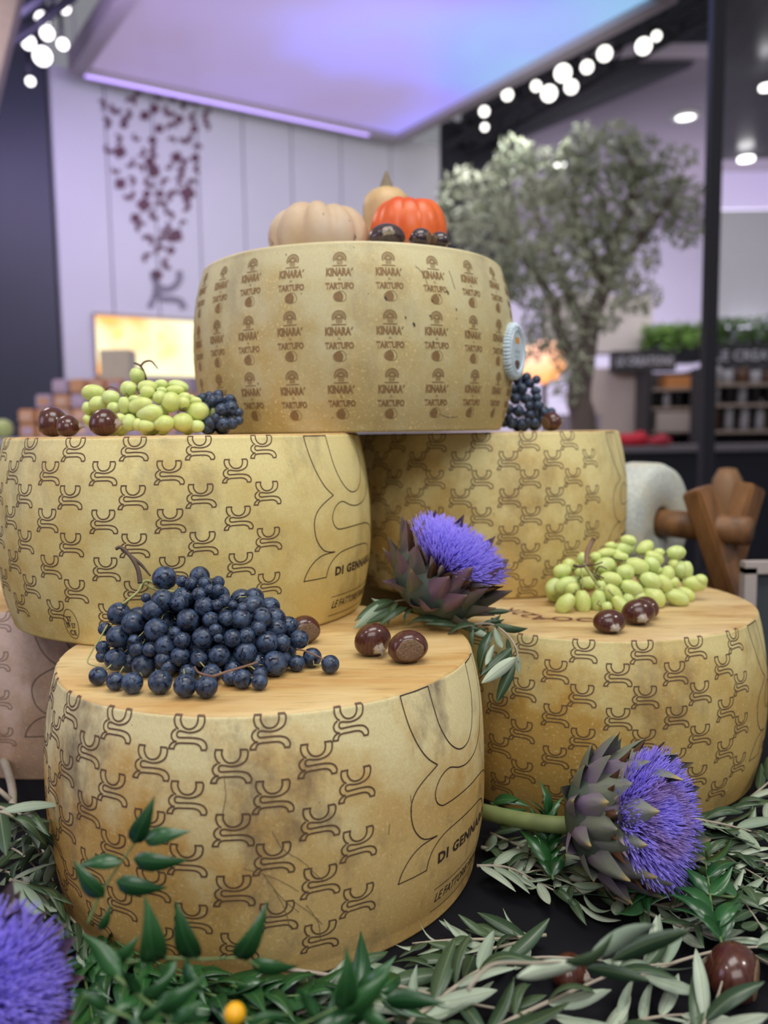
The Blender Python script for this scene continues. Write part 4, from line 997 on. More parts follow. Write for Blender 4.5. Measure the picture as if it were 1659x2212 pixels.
def artichoke(label, M, s, fl, violet=False, seed=0, stem=None, spread=1.0, name='artichoke_flower'):
    rnd = random.Random(seed); loc = M.to_translation(); root = empty(name, loc, label, 'artichoke flower')
    Ms = M @ Matrix.Scale(s, 4)
    bm = bmesh.new(); lathe(bm, [(0, .060), (.030, .060), (.044, .054), (.052, .040), (.050, .022), (.038, .008), (.020, .001), (0, 0)], 40); add('heart', bm, M_CORE, root, Ms)
    mats = [with_mat(b, M_BR2 if violet else M_BR) for b in BRSETS[1 if violet else 0]]; inner = with_mat(BR_N, M_BRB); pale = with_mat(BR_N, M_BRW)
    n = 46 if violet else 38
    for i in range(n):
        t = i/(n-1); a = i*2.39996+rnd.uniform(-.12, .12)
        al = radians(-66+80*t**.85)
        rr = .050*cos(al); z = .030+.030*sin(al)
        nrm = Vector((cos(a)*cos(al), sin(a)*cos(al), sin(al)*1.2)).normalized()
        up = Vector((-cos(a)*sin(al), -sin(a)*sin(al), cos(al)))
        open_ = (.30 if violet else .26)*spread+rnd.uniform(-.06, .12)
        d = (up+nrm*open_).normalized(); nn = (nrm-up*open_).normalized()
        k = (.62+.42*t)*rnd.uniform(.94, 1.08)
        B = frame(d, nn) @ Matrix.Rotation(rnd.uniform(-.15, .15), 4, 'X') @ Matrix.Scale(k, 4); B.translation = Vector((cos(a)*rr*.96, sin(a)*rr*.96, z))
        add('bract', mats[rnd.randrange(3)], [], root, Ms @ B)
    for i in range(18):
        a = 2*pi*i/18+rnd.uniform(-.1, .1); d = Vector((cos(a)*.55, sin(a)*.55, 1)); nn = Vector((cos(a), sin(a), -.4))
        B = frame(d, nn) @ Matrix.Scale(rnd.uniform(.62, .82), 4); B.translation = Vector((cos(a)*.043, sin(a)*.043, .044)); add('inner_bract', inner, [], root, Ms @ B)
    for i in range(22):
        a = 2*pi*i/22+rnd.uniform(-.1, .1); d = Vector((cos(a)*.75, sin(a)*.75, 1)); nn = Vector((cos(a), sin(a), -.4))
        B = frame(d, nn) @ Matrix.Diagonal((rnd.uniform(.5, .62), .5, .5, 1)); B.translation = Vector((cos(a)*.040, sin(a)*.040, .054)); add('pale_bract', pale, [], root, Ms @ B)
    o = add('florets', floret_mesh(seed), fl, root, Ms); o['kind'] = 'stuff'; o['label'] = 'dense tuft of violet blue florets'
    bm = bmesh.new()
    tube(bm, stem or [Ms @ Vector((0, 0, .004)), Ms @ Vector((0, 0, -.012))], .0078*s, .0075*s, 9); add('stalk', bm, simple('artichoke_stalk', (.16, .20, .07), .6, .4, 60), root)
    return root
def axisM(base, ax):
    z = Vector(ax).normalized(); x = Vector((0, 0, 1)).cross(z)
    if x.length < 1e-3: x = Vector((1, 0, 0))
    x.normalize(); y = z.cross(x); M = Matrix((x, y, z)).transposed().to_4x4(); M.translation = Vector(base); return M
def imgdir(px, py, x, y, t):
    v = -ray(px, py).normalized(); a = (Vector(r_)-v*v.dot(Vector(r_))).normalized(); b = v.cross(a)
    return a*x+b*y+v*t
b1 = P(916, 1304, .93)
artichoke('upper violet artichoke flower tilted to the right between the four cheese wheels', axisM(b1, imgdir(960, 1240, .50, .76, .42)), 1.07, M_FL, False, 3)
b2 = P(1262, 1762, .775)
artichoke('lower violet artichoke flower lying on its side before the right wheel', axisM(b2, imgdir(1350, 1760, .83, -.02, .57)), 1.08, M_FL2, True, 5, stem=catmull([P(1268, 1766, .775), P(1220, 1782, .78), P(1130, 1772, .80), P(1040, 1752, .84)], 5))
b3 = P(-108, 2190, .54)
artichoke('violet artichoke flower cut off by the lower left corner', axisM(b3, imgdir(0, 2100, .30, .22, .92)), .92, M_FL, False, 8, spread=1.2)

# ------------------------------------------------------------------ cheese ring on a wooden trestle
n = NT('aged_ring_rind'); a1 = n.noise(260, 3, .6); a2 = n.noise(12, 4)
c = n.mix(n.ramp(a1, [(.4, 0), (.62, 1)]), (.42, .45, .42), (.66, .69, .62)); c = n.mix(n.ramp(a2, [(.42, 0), (.65, .8)]), c, (.64, .58, .40)); n.set(c, .8); n.bump(a1, .3, .001); M_RING = n.m
M_WOOD = NT('varnished_wood'); v = M_WOOD.mapping((8, 8, 1.2)); a1 = M_WOOD.noise(5, 5, .6, v); M_WOOD.set(M_WOOD.mix(M_WOOD.ramp(a1, [(.3, 0), (.7, 1)]), (.11, .048, .018), (.30, .14, .05)), .45); M_WOOD = M_WOOD.m
ax_ = Vector((.66, -.75, -.02)).normalized(); rc = P(1392, 1125, 1.55)
M_ = axisM(rc, ax_)
root = empty('pierced_cheese', rc-Vector((0, 0, .11)), 'speckled grey white round cheese with a hole, hung on a wooden dowel', 'cheese wheel')
bm = bmesh.new(); lathe(bm, [(.030, .035), (.036, .040), (.095, .040), (.106, .034), (.112, .02), (.112, -.03), (.105, -.045), (.036, -.045), (.030, -.04), (.030, .035)], 72, M_); add('rind', bm, M_RING, root)
root = empty('wooden_stand', P(1560, 1300, 1.5), 'brown wooden cross-legged stand carrying the dowel at the right', 'stand')
bm = bmesh.new(); a = rc-ax_*.10; b = rc+ax_*.20; tube(bm, [a, b], .0255, n=24); add('dowel', bm, M_WOOD, root)
e = rc+ax_*.155
tl, tr = P(1506, 1056, 1.44), P(1622, 1048, 1.47)
def plank(a, b, wx, wy):
    bm = bmesh.new(); bar(bm, a, b, wx, wy, up=ax_, bev=.004); add('plank', bm, M_WOOD, root, smooth=False)
def down(a, b):    # extend a->b to the table
    a, b = Vector(a), Vector(b); return a+(b-a)*((ZT+.002-a.z)/(b.z-a.z))
plank(tl, down(tl, P(1585, 1290, 1.44)), .055, .036)
plank(tr, down(tr, P(1552, 1290, 1.47)), .055, .036)
root2 = empty('wooden_post', P(1570, 1060, 1.9), 'blurred upright wooden post behind the crossed stand', 'stand')
p0 = P(1572, 1010, 1.95); bm = bmesh.new(); lathe(bm, [(0, p0.z), (.02, p0.z-.003), (.034, p0.z-.03), (.036, p0.z-.08), (.03, p0.z-.14), (.036, ZT+.02), (.05, ZT+.001), (0, ZT+.001)], 24, Matrix.Translation((p0.x, p0.y, 0))); add('turned_post', bm, simple('post_wood', (.30, .16, .07), .5), root2)
pf = P(1655, 1330, 1.35); root3 = empty('sign_frame', (pf.x, pf.y, ZT), 'pale pink framed board standing at the right edge behind the lower wheel', 'frame')
f0, f1 = P(1617, 1225, 1.35), P(1790, 1225, 1.35)
bm = bmesh.new(); bar(bm, (f0.x, f0.y, ZT), f0, .02, .02); bar(bm, (f1.x, f0.y, ZT), (f1.x, f0.y, f0.z), .02, .02); bar(bm, f0-Vector((.01, 0, 0)), (f1.x+.01, f0.y, f0.z), .02, .02); add('frame', bm, simple('frame_pale', (.46, .40, .38), .5), root3, smooth=False)
bm = bmesh.new(); box(bm, ((f0.x+f1.x)/2, f0.y+.004, (ZT+f0.z)/2), (f1.x-f0.x-.02, .006, f0.z-ZT-.02)); add('panel', bm, simple('frame_panel', (.06, .07, .08), .4), root3, smooth=False)

# ------------------------------------------------------------------ hall: white wall, canopy, truss
n = NT('white_wall'); s = n.noise(2, 2); n.set(n.mix(s, (.52, .51, .54), (.58, .57, .60)), .6); M_WALL = n.m
ZC = CZ+2.40                                  # canopy height
c1, c2, c3 = PZ(165, 155, ZC), PZ(862, 302, ZC), PZ(1452, -8, ZC); c0 = c1+(c3-c2)
wd = (c2-c1).normalized(); wn = Vector((-wd.y, wd.x, 0))        # along the wall, and away from the lens
wl = c1+wn*.30-wd*.12; 
def onwall(px, py, off=0):
    d = ray(px, py); o = Vector((0, 0, CZ)); q = wl-wn*off; t = (q-o).dot(wn)/d.dot(wn); return o+d*t
xl = (onwall(128, 600)-wl).dot(wd); xr = (onwall(952, 420)-wl).dot(wd); WT = ZC+.14
root = bpy.data.objects.new('wall_back', None); COL.objects.link(root); root['kind'] = 'structure'; root.location = (wl.x, wl.y, 0)
wallM = root
bm = bmesh.new(); mid = wl+wd*(xl+xr)/2; ang = atan2(wd.y, wd.x); box(bm, (mid.x+wn.x*.08, mid.y+wn.y*.08, WT/2), (xr-xl, .10, WT), ang); add('wall_core', bm, M_WALL, root, smooth=False)
edges = [xl]+[(onwall(x, 420)-wl).dot(wd) for x in (235, 335, 430, 528, 632, 738, 845)]+[xr]
for a, b in zip(edges, edges[1:]):
    bm = bmesh.new(); m_ = wl+wd*(a+b)/2; box(bm, (m_.x+wn.x*.016, m_.y+wn.y*.016, WT/2), (b-a-.010, .03, WT), ang, bev=.003); add('wall_panel', bm, M_WALL, root, smooth=False)
# vine graphic and letters printed on the wall
M_MAR = simple('print_maroon', (.10, .035, .055), .6, .4, 3); M_GREYP = simple('print_grey', (.20, .18, .22), .6)
bm = bmesh.new(); rnd = random.Random(4)
def wall_poly(bm, px, py, pts):
    vs = []
    for x, y in pts: vs.append(bm.verts.new(onwall(px+x, py+y, .004)))
    bm.faces.new(vs)
cells = []
for i in range(420):
    t = rnd.random()**.8; y = 205+t*390; half = 118*(1-t)**.75+12; xc = 335+12*t; x = xc+rnd.uniform(-1, 1)*half
    if all(hypot(x-a, (y-b)) > 22 for a, b in cells): cells.append((x, y))
for x, y in cells:
    s_ = rnd.uniform(8, 15); a0 = rnd.random()*6; k = rnd.randrange(3)
    if k == 0: wall_poly(bm, x, y, [(s_*cos(a0+q)*(1+.3*(j % 2)), s_*sin(a0+q)*(1+.3*(j % 2))) for j, q in enumerate([i*2*pi/8 for i in range(8)])])
    else:
        # little arcs
        rr, wdt = s_*1.05, s_*.75; N_ = 7
        arc = [(rr*cos(a0+pi*j/N_*1.2), rr*sin(a0+pi*j/N_*1.2)) for j in range(N_+1)]; ar2 = [((rr-wdt)*cos(a0+pi*j/N_*1.2), (rr-wdt)*sin(a0+pi*j/N_*1.2)) for j in range(N_+1)][::-1]
        wall_poly(bm, x, y, arc+ar2)
o = add('printed_bunch', bm, M_MAR, root, smooth=False); o['kind'] = 'stuff'; o['label'] = 'maroon print of many small shapes forming a hanging bunch'
bm = bmesh.new()
def thick(pts, w_):
    pts = catmull([Vector((x, y, 0)) for x, y in pts], 4); L = []
    for i, p in enumerate(pts):
        t = (pts[min(i+1, len(pts)-1)]-pts[max(i-1, 0)]).normalized(); q = Vector((-t.y, t.x, 0))*w_/2
        L.append((bm.verts.new(onwall(p.x+q.x, p.y+q.y, .004)), bm.verts.new(onwall(p.x-q.x, p.y-q.y, .004))))
    for (a, b), (c, d) in zip(L, L[1:]): bm.faces.new((a, c, d, b))
thick([(332, 585), (334, 605), (348, 622), (362, 625), (378, 618), (388, 602), (386, 585)], 15)
thick([(322, 665), (330, 650), (336, 632), (336, 618)], 13)
thick([(340, 630), (350, 645), (372, 646), (390, 652), (398, 668)], 15)
add('printed_letters', bm, M_GREYP, root, smooth=False)
# left dark wall
n = NT('navy_panel'); n.set(n.mix(n.noise(1.5, 2), (.016, .020, .034), (.028, .033, .052)), .5); M_NAVY = n.m
L0 = onwall(122, 600)+wn*.02; L0.z = 0; Ln = Vector((L0.x-1.9, L0.y-.55, 0))
bm = bmesh.new(); m_ = (L0+Ln)/2; box(bm, (m_.x, m_.y, 2.6), ((L0-Ln).length, .12, 5.2), atan2(L0.y-Ln.y, L0.x-Ln.x)); struct('wall_left', bm, M_NAVY)
# canopy
n = NT('stretched_ceiling'); g = n.co.outputs['Generated']; s = n.sep(n.co.outputs['Object'])
nn1 = n.noise(.9, 2, .4)
fx = n.math('ADD', n.math('MULTIPLY', n.math('ADD', s[0], 1.9), .235), n.math('MULTIPLY', n.math('SUBTRACT', nn1, .5), .9))
c = n.ramp(fx, [(.08, (.27, .20, .33)), (.36, (.30, .23, .50)), (.55, (.33, .28, .90)), (.72, (.27, .36, .85)), (.92, (.26, .52, .78))])
n.set((.16, .15, .18), .3, Specular_IOR_Level=.35); n.l(c, n.b.inputs['Emission Color']); n.b.inputs['Emission Strength'].default_value = .95; M_CAN = n.m
M_ALU = simple('canopy_frame_metal', (.34, .30, .31), .4, .05)
root = empty('ceiling_canopy', ((c0+c2)/2), 'large backlit violet and blue ceiling panel hanging above the cheese display', 'ceiling panel')
def inset(p, k): ctr = (c0+c2)/2; return p+(ctr-p).normalized()*k
q = [inset(v, .10) for v in (c0, c1, c2, c3)]
bm = bmesh.new(); lo = [bm.verts.new(v+Vector((0, 0, .012))) for v in q]; hi = [bm.verts.new(v+Vector((0, 0, .10))) for v in q]
bm.faces.new(lo[::-1]); bm.faces.new(hi)
for i in range(4): bm.faces.new((lo[i], lo[(i+1) % 4], hi[(i+1) % 4], hi[i]))
add('glowing_panel', bm, M_CAN, root, smooth=False)
for a, b in ((c0, c1), (c1, c2), (c2, c3), (c3, c0)):
    bm = bmesh.new(); bar(bm, a+Vector((0, 0, .05)), b+Vector((0, 0, .05)), .10, .14, up=(0, 0, 1)); add('frame_bar', bm, M_ALU, root, smooth=False)
bm = bmesh.new(); bar(bm, c1+Vector((0, 0, -.018))+(c2-c1)*.02-wn*.02, c2+Vector((0, 0, -.018))-(c2-c1)*.12-wn*.02, .03, .02); 
add('light_strip', bm, glow('strip_violet', (.42, .25, 1), 1.3), root, smooth=False)
# hang wires
for a in (c0, c1, c2, c3):
    bm = bmesh.new(); tube(bm, [a+Vector((0, 0, .1)), Vector((a.x, a.y, 5.3))], .004, n=6); add('hanging_wire', bm, M_ALU, root)
# black truss beyond the right canopy edge and on the left
M_BLK = simple('black_metal', (.010, .010, .016), .5)
dirR = (c3-c2).normalized(); nR = Vector((dirR.y, -dirR.x, 0))
if nR.x < 0: nR = -nR
def truss(label, a, b, w_=.22):
    root = empty('lighting_truss', (a+b)/2, label, 'truss')
    d = (b-a).normalized(); s_ = Vector((-d.y, d.x, 0)); L = (b-a).length; ch = []
    for sx, sz in ((-1, -1), (1, -1), (-1, 1), (1, 1)):
        o = s_*sx*w_/2+Vector((0, 0, sz*w_/2)); bm = bmesh.new(); tube(bm, [a+o, b+o], .026, n=8); add('chord', bm, M_BLK, root); ch.append(o)
    bm = bmesh.new(); N_ = int(L/w_)
    for i in range(N_):
        p, q = a+d*(L*i/N_), a+d*(L*(i+1)/N_)
        for u, v in ((0, 1), (0, 2), (1, 3), (2, 3)): tube(bm, [p+ch[u if i % 2 else v], q+ch[v if i % 2 else u]], .012, n=5)
    o = add('lacing', bm, M_BLK, root); o['kind'] = 'stuff'
    return root
ta = P(985, 292, 6.9); tbp = P(1620, -85, 5.0)
tbp = Vector((tbp.x, tbp.y, tbp.z))
truss('black lighting truss running along the right edge of the ceiling panel', ta, tbp, .26)
# dark fascias behind the truss
M_FAS = simple('dark_fascia', (.010, .010, .018), .6)
def fascia(pp):
    bm = bmesh.new(); vs = [bm.verts.new(P(*v)) for v in pp]; f = bm.faces.new(vs)
    r = bmesh.ops.extrude_face_region(bm, geom=[f]); bmesh.ops.translate(bm, vec=(0, .15, 0), verts=[v for v in r['geom'] if isinstance(v, bmesh.types.BMVert)]); return bm
rt = bpy.data.objects.new('wall_right', None); COL.objects.link(rt); rt['kind'] = 'structure'
add('fascia', fascia([(952, 262, 7.5), (1108, 262, 7.5), (1108, 620, 7.5), (952, 620, 7.5)]), M_FAS, rt, smooth=False)
add('fascia', fascia([(1000, 235, 7.35), (1460, -40, 7.3), (1549, -60, 7.3), (1549, 112, 7.3), (1105, 300, 7.35), (1000, 310, 7.35)]), M_FAS, rt, smooth=False)
M_LAMP = glow('lamp_face', (1, .97, .90), 3.2); M_LAMP2 = glow('downlight_face', (1, .98, .94), 4)
def spotlight(px, py, d, r, label, aim=None, group=None, ext=True):
    r *= .8
    p = P(px, py, d); axd = (Vector(aim or (0, .9, 1.0))-p).normalized(); M = axisM(p, axd)
    root = empty('track_spotlight', p, label, 'spotlight', group)
    bm = bmesh.new(); lathe(bm, [(0, -.17), (r*.7, -.17), (r*.8, -.12), (r*1.05, -.02), (r*1.12, 0), (r*1.0, .002), (r*.96, -.01)], 24, M); add('housing', bm, M_BLK, root)
    bm = bmesh.new(); lathe(bm, [(0, -.006), (r*.97, -.006), (r*.97, -.012), (0, -.012)], 24, M); add('lamp_face', bm, M_LAMP, root)
    bm = bmesh.new(); tube(bm, [p-axd*.1, p-axd*.1+Vector((0, 0, .16))], .012, n=6); add('yoke', bm, M_BLK, root)
    return root
sp_ = [(1390, 100, 5.2, .060, 'uppermost bright spotlight at the right end of the truss'), (1418, 78, 5.3, .036, 'small spotlight above the uppermost bright one on the truss'), (1306, 116, 5.4, .058, 'single bright spotlight third from the right end of the truss'), (1268, 145, 5.6, .050, 'dimmer oval spotlight just above the bright cluster'),
       (1216, 158, 5.7, .070, 'largest spotlight of the bright cluster on the right truss'), (1234, 188, 5.7, .055, 'right lower spotlight of the bright cluster'), (1186, 202, 5.8, .066, 'lower spotlight of the bright cluster'), (1158, 186, 5.8, .042, 'left small spotlight of the bright cluster'), (1096, 205, 6.0, .048, 'dim spotlight left of the bright cluster'), (1046, 241, 6.3, .045, 'lone spotlight near the corner of the ceiling panel'), (1047, 275, 6.3, .034, 'faint spotlight below the lone one near the panel corner')]
for px, py, d, r, lb in sp_: spotlight(px, py, d, r, lb)
for px, py, r, lb in ((140, 18, .038, 'small spotlight at the top of the left cluster'), (92, 42, .050, 'upper spotlight of the left cluster'), (102, 72, .046, 'middle spotlight of the left cluster'), (62, 92, .046, 'leftmost spotlight of the left cluster'), (136, 96, .038, 'rightmost spotlight of the left cluster'), (92, 122, .062, 'largest spotlight, lowest bright one of the left cluster'), (66, 176, .030, 'faint spotlight hanging below the left cluster')):
    spotlight(px, py, 4.6, r, lb)
truss('black lighting truss at the upper left holding the left spotlight cluster', P(-80, 110, 4.3), P(150, -70, 4.3), .2)
bm = bmesh.new(); bar(bm, P(-60, 300, 3.6), P(40, -120, 3.6), .18, .12); o = add('ceiling_beam', bm, simple('beam_pink', (.42, .33, .32), .5), smooth=False); tag(o, 'pale pinkish beam crossing the upper left corner', 'beam')
# hall ceiling and downlights
n = NT('hall_ceiling'); n.set(n.mix(n.noise(.6, 2), (.20, .17, .21), (.30, .26, .31)), .5); ZH = CZ+3.3
bm = bmesh.new(); box(bm, (5.4, 10.9, ZH+.06), (9.0, 6.6, .12)); struct('ceiling', bm, n.m)
for px, py, r, lb in ((1481, 249, .10, 'bright round downlight in the ceiling left of the black post'), (1330, 306, .09, 'ceiling downlight showing above the crown of the olive tree'), (1208, 352, .09, 'ceiling downlight showing through the left of the olive crown')):
    q = PZ(px, py, ZH); root = empty('ceiling_downlight', q, lb, 'downlight'); bm = bmesh.new(); lathe(bm, [(r*1.5, 0), (r*1.5, -.02), (r*1.0, -.03), (r, 0)], 28, Matrix.Translation(q)); add('trim_ring', bm, simple('downlight_trim', (.5, .5, .5)), root)
    bm = bmesh.new(); lathe(bm, [(0, -.018), (r, -.018), (r, -.001), (0, -.001)], 28, Matrix.Translation(q)); add('lamp_face', bm, M_LAMP2, root)
bm = bmesh.new(); box(bm, (4.5, 14.1, 2.6), (12.5, .2, 5.2)); struct('wall_far', bm, simple('far_wall', (.52, .48, .58), .6, .05, 2))
# black post
root = empty('black_post', P(1530, 1000, 3.2), 'tall slim black post at the right of the picture', 'post')
p0, p1 = P(1543, 300, 3.2), P(1524, 900, 3.2); bm = bmesh.new(); box(bm, (p0.x, p0.y, 2.3), (.050, .05, 4.6)); add('shaft', bm, M_BLK, root, smooth=False)
bm = bmesh.new(); box(bm, (p0.x, p0.y, .01), (.16, .16, .02)); add('base_plate', bm, M_BLK, root, smooth=False)
# grey panel structure right of the post
root = empty('grey_fascia', P(1700, 200, 4.0), 'shiny grey ceiling fascia with two downlights right of the black post', 'fascia')
n = NT('brushed_grey'); n.set(n.mix(n.noise(3, 4, .6, n.mapping((6, 1, .3))), (.12, .12, .14), (.24, .24, .27)), .3, Metallic=.6)
bm = bmesh.new(); vs = [bm.verts.new(v) for v in (P(1562, -60, 4.0), P(1900, -60, 4.0), P(1900, 335, 6.5), P(1555, 345, 6.5))]; f = bm.faces.new(vs); r = bmesh.ops.extrude_face_region(bm, geom=[f]); bmesh.ops.translate(bm, vec=(0, 0, .08), verts=[v for v in r['geom'] if isinstance(v, bmesh.types.BMVert)])
add('panel', bm, n.m, root, smooth=False)
for px, py, d, r in ((1656, 182, 5.0, .040), (1612, 338, 6.35, .060)):
    q = P(px, py, d); bm = bmesh.new(); lathe(bm, [(0, 0), (r, 0), (r, .02), (0, .02)], 24, Matrix.Translation(q-Vector((0, 0, .03)))); add('downlight', bm, M_LAMP2, root)
def slab(name, label, cat, c, s_, mat, rz=0, group=None, bev=.004):
    bm = bmesh.new(); box(bm, c, s_, rz, bev=bev); o = add(name, bm, mat, smooth=False); tag(o, label, cat, group); return o
def pxslab(name, label, cat, x0, y0, x1, y1, d, th, mat, group=None, parent=None):
    """upright box whose front face spans the given picture rectangle at distance d"""
    a, b = P(x0, y0, d), P(x1, y1, d); y = (a.y+b.y)/2
    a, b = PY(x0, y0, y), PY(x1, y1, y)
    bm = bmesh.new(); box(bm, ((a.x+b.x)/2, y+th/2, (a.z+b.z)/2), (abs(b.x-a.x), th, abs(a.z-b.z)))
    o = add(name, bm, mat, parent, smooth=False)
    if parent is None: tag(o, label, cat, group)
    return o
M_VIO = glow('violet_lit_band', (.26, .16, .55), .55)
pxslab('light_band', 'violet lit band on the far stand right of the black post', 'light panel', 1555, 372, 1800, 448, 9.5, .2, M_VIO)
pxslab('partition_panel', 'plain light grey partition right of the black post', 'partition', 1550, 455, 1850, 700, 9.3, .2, simple('partition_grey', (.50, .50, .54), .6))
# hedges
M_HEDGE = simple('hedge_leaf', (.06, .13, .025), .5, .6, 9); M_HEDGE2 = simple('hedge_leaf_light', (.16, .30, .06), .5, .5, 9)
def hedge(label, x0, y0, x1, y1, d, mat, seed):
    a, b = P(x0, y0, d), P(x1, y1, d); rnd = random.Random(seed); bm = bmesh.new()
    base = bmesh.new(); n_ = 900
    for i in range(n_):
        p = Vector((rnd.uniform(a.x, b.x), a.y+rnd.uniform(0, .35), rnd.uniform(b.z, a.z)+rnd.uniform(-.04, .06))); s_ = rnd.uniform(.03, .06)
        x = Vector((rnd.gauss(0, 1), rnd.gauss(0, 1), rnd.gauss(0, 1))).normalized(); y = x.orthogonal().normalized()
        bm.faces.new([bm.verts.new(p+v) for v in (-x*s_, y*s_*.4, x*s_, -y*s_*.4)])
    root = empty('hedge_planter', ((a.x+b.x)/2, a.y, b.z-.1), label, 'hedge')
    o = add('foliage', bm, mat, root, smooth=False); o['kind'] = 'stuff'
    bm = bmesh.new(); box(bm, ((a.x+b.x)/2, a.y+.17, b.z-.06), (b.x-a.x, .3, .14)); add('trough', bm, M_BLK, root, smooth=False)
hedge('bright green hedge on top of the shop stand left of the black post', 1410, 705, 1525, 750, 7.6, M_HEDGE2, 1)
hedge('dark green hedge on top of the shop stand right of the black post', 1545, 695, 1760, 742, 7.0, M_HEDGE, 2)
# shop fascias with lettering
M_SIGN = simple('sign_dark', (.035, .033, .035), .5); M_LET = simple('sign_letters', (.55, .55, .60), .5)
def sign(label, x0, y0, x1, y1, d, txt):
    a, b = P(x0, y0, d), P(x1, y1, d); root = empty('shop_sign', (a.x, a.y, b.z), label, 'sign')
    bm = bmesh.new(); box(bm, ((a.x+b.x)/2, a.y+.06, (a.z+b.z)/2), (b.x-a.x, .12, a.z-b.z)); add('board', bm, M_SIGN, root, smooth=False)
    me = text_mesh(txt, 0, 1.05, .02); xs = [v.co.x for v in me.vertices]; W_ = (b.x-a.x)*.90; k = W_/(max(xs)-min(xs)); h = (a.z-b.z)*.42
    bm = bmesh.new(); nv = [bm.verts.new((a.x+(b.x-a.x)*.05+(v.co.x-min(xs))*k, a.y-.004, (a.z+b.z)/2-h/2+v.co.y*h/CAP)) for v in me.vertices]
    for p in me.polygons: bm.faces.new([nv[i] for i in p.vertices])
    add('lettering', bm, M_LET, root, smooth=False)
sign('dark fascia with blurred white lettering left of the black post', 1325, 758, 1462, 800, 7.2, 'LE CREATIONS')
sign('dark fascia with blurred white lettering right of the black post', 1535, 742, 1760, 790, 6.4, 'LE CREATIONS')
# cream wall block and counter
pxslab('stand_wall', 'cream plaster stand wall behind the olive trunk', 'partition', 1270, 795, 1402, 1000, 7.4, .3, simple('cream_plaster', (.62, .52, .46), .7, .08, 4))
pxslab('stand_wall', 'tall pale cream wall piece above the olive trunk', 'partition', 1180, 640, 1408, 760, 8.0, .3, simple('cream_plaster_light', (.66, .60, .56), .7, .08, 4))
M_CNT = simple('counter_top_grey', (.20, .18, .19), .35); 
def counter(label, x0, x1, ytop, yfront, ybot, d, depth, mt, mf):
    a, b = P(x0, yfront, d), P(x1, yfront, d); root = empty('counter', ((a.x+b.x)/2, a.y, 0), label, 'counter')
    bm = bmesh.new(); box(bm, ((a.x+b.x)/2, a.y+depth/2, a.z-.02), (b.x-a.x, depth, .04), bev=.004); add('worktop', bm, mt, root, smooth=False)
    bm = bmesh.new(); box(bm, ((a.x+b.x)/2, a.y+depth/2+.03, (a.z-.04)/2), (b.x-a.x-.04, depth-.08, a.z-.04)); add('carcass', bm, mf, root, smooth=False)
    return a.z, a.y
zc, yc = counter('black shop counter with a grey top behind the wooden stand', 1270, 1900, 945, 966, 1010, 5.4, .55, M_CNT, simple('counter_black', (.008, .010, .018), .5))
# shelf unit with bottles
def shelf_unit(label, x0, x1, ytop, ybot, d, rows, seed, lb, lb2):
    a, b = P(x0, ytop, d), P(x1, ybot, d); root = empty('shelf_unit', ((a.x+b.x)/2, a.y, 0), label, 'shelving')
    H_ = a.z
    bm = bmesh.new(); box(bm, ((a.x+b.x)/2, a.y+.34, H_/2), (b.x-a.x, .03, H_)); add('back_panel', bm, simple('shelf_back', (.06, .05, .05), .6), root, smooth=False)
    for x in (a.x, b.x):
        bm = bmesh.new(); box(bm, (x, a.y+.17, H_/2), (.04, .34, H_)); add('side_panel', bm, M_SIGN, root, smooth=False)
    rnd = random.Random(seed)
    cols = [simple('bottle_dark', (.02, .02, .02), .2), simple('bottle_pale', (.45, .44, .46), .3), simple('bottle_brown', (.12, .06, .03), .25), simple('jar_amber', (.50, .22, .05), .3)]
    for k, (y, kind) in enumerate(rows):
        z = P(x0, y, d).z
        bm = bmesh.new(); box(bm, ((a.x+b.x)/2, a.y+.17, z-.012), (b.x-a.x-.04, .32, .024)); add('shelf', bm, simple('shelf_wood', (.36, .28, .22), .5), root, smooth=False)
        x = a.x+.09; cnt = 0; ORD = ('first', 'second', 'third', 'fourth', 'fifth', 'sixth', 'seventh', 'eighth', 'ninth', 'tenth', 'eleventh', 'twelfth')
        while kind and x < b.x-.08:
            if kind == 'bottle':
                h = rnd.uniform(.22, .30); r = .034; bm = bmesh.new(); lathe(bm, [(0, h), (r*.38, h), (r*.38, h*.72), (r, h*.58), (r, 0), (0, 0)], 14)
            else:
                h = rnd.uniform(.10, .15); r = .045; bm = bmesh.new(); lathe(bm, [(0, h), (r*.8, h), (r*.85, h*.86), (r, h*.8), (r, 0), (0, 0)], 14)
            bt = empty(kind, (x, a.y+.12, z), ORD[min(cnt, 11)]+' '+kind+' from the left on the '+('upper', 'middle', 'lower')[k]+' '+label[5:], kind, ('bottles ' if kind == 'bottle' else 'jars ')+label.split(' shelving ')[-1])
            add('glass', bm, rnd.choice(cols[:3] if kind == 'bottle' else cols[1:]), bt, Matrix.Translation((x, a.y+.12, z)))
            bm = bmesh.new(); q_ = .40 if kind == 'bottle' else .86; lathe(bm, [(0, h+.012), (r*q_, h+.012), (r*q_, h-.012), (0, h-.012)], 12); add('cap', bm, cols[0], bt, Matrix.Translation((x, a.y+.12, z)))
            x += rnd.uniform(.085, .13); cnt += 1
shelf_unit('dark shelving left of the black post', 1405, 1512, 800, 1000, 6.9, [(838, None), (880, 'bottle'), (932, None)], 1, 'blurred bottle on the dark shelving left of the black post', 'blurred jar on the dark shelving left of the black post')
shelf_unit('dark shelving right of the black post', 1535, 1740, 790, 1000, 6.1, [(828, 'jar'), (872, 'bottle'), (930, 'bottle')], 2, 'blurred bottle on the dark shelving right of the black post', 'blurred jar on the dark shelving right of the black post')
pxslab('orange_crate', 'orange wooden crate on the shelving left of the black post', 'crate', 1440, 812, 1505, 838, 6.93, .2, simple('crate_orange', (.60, .24, .07), .6))
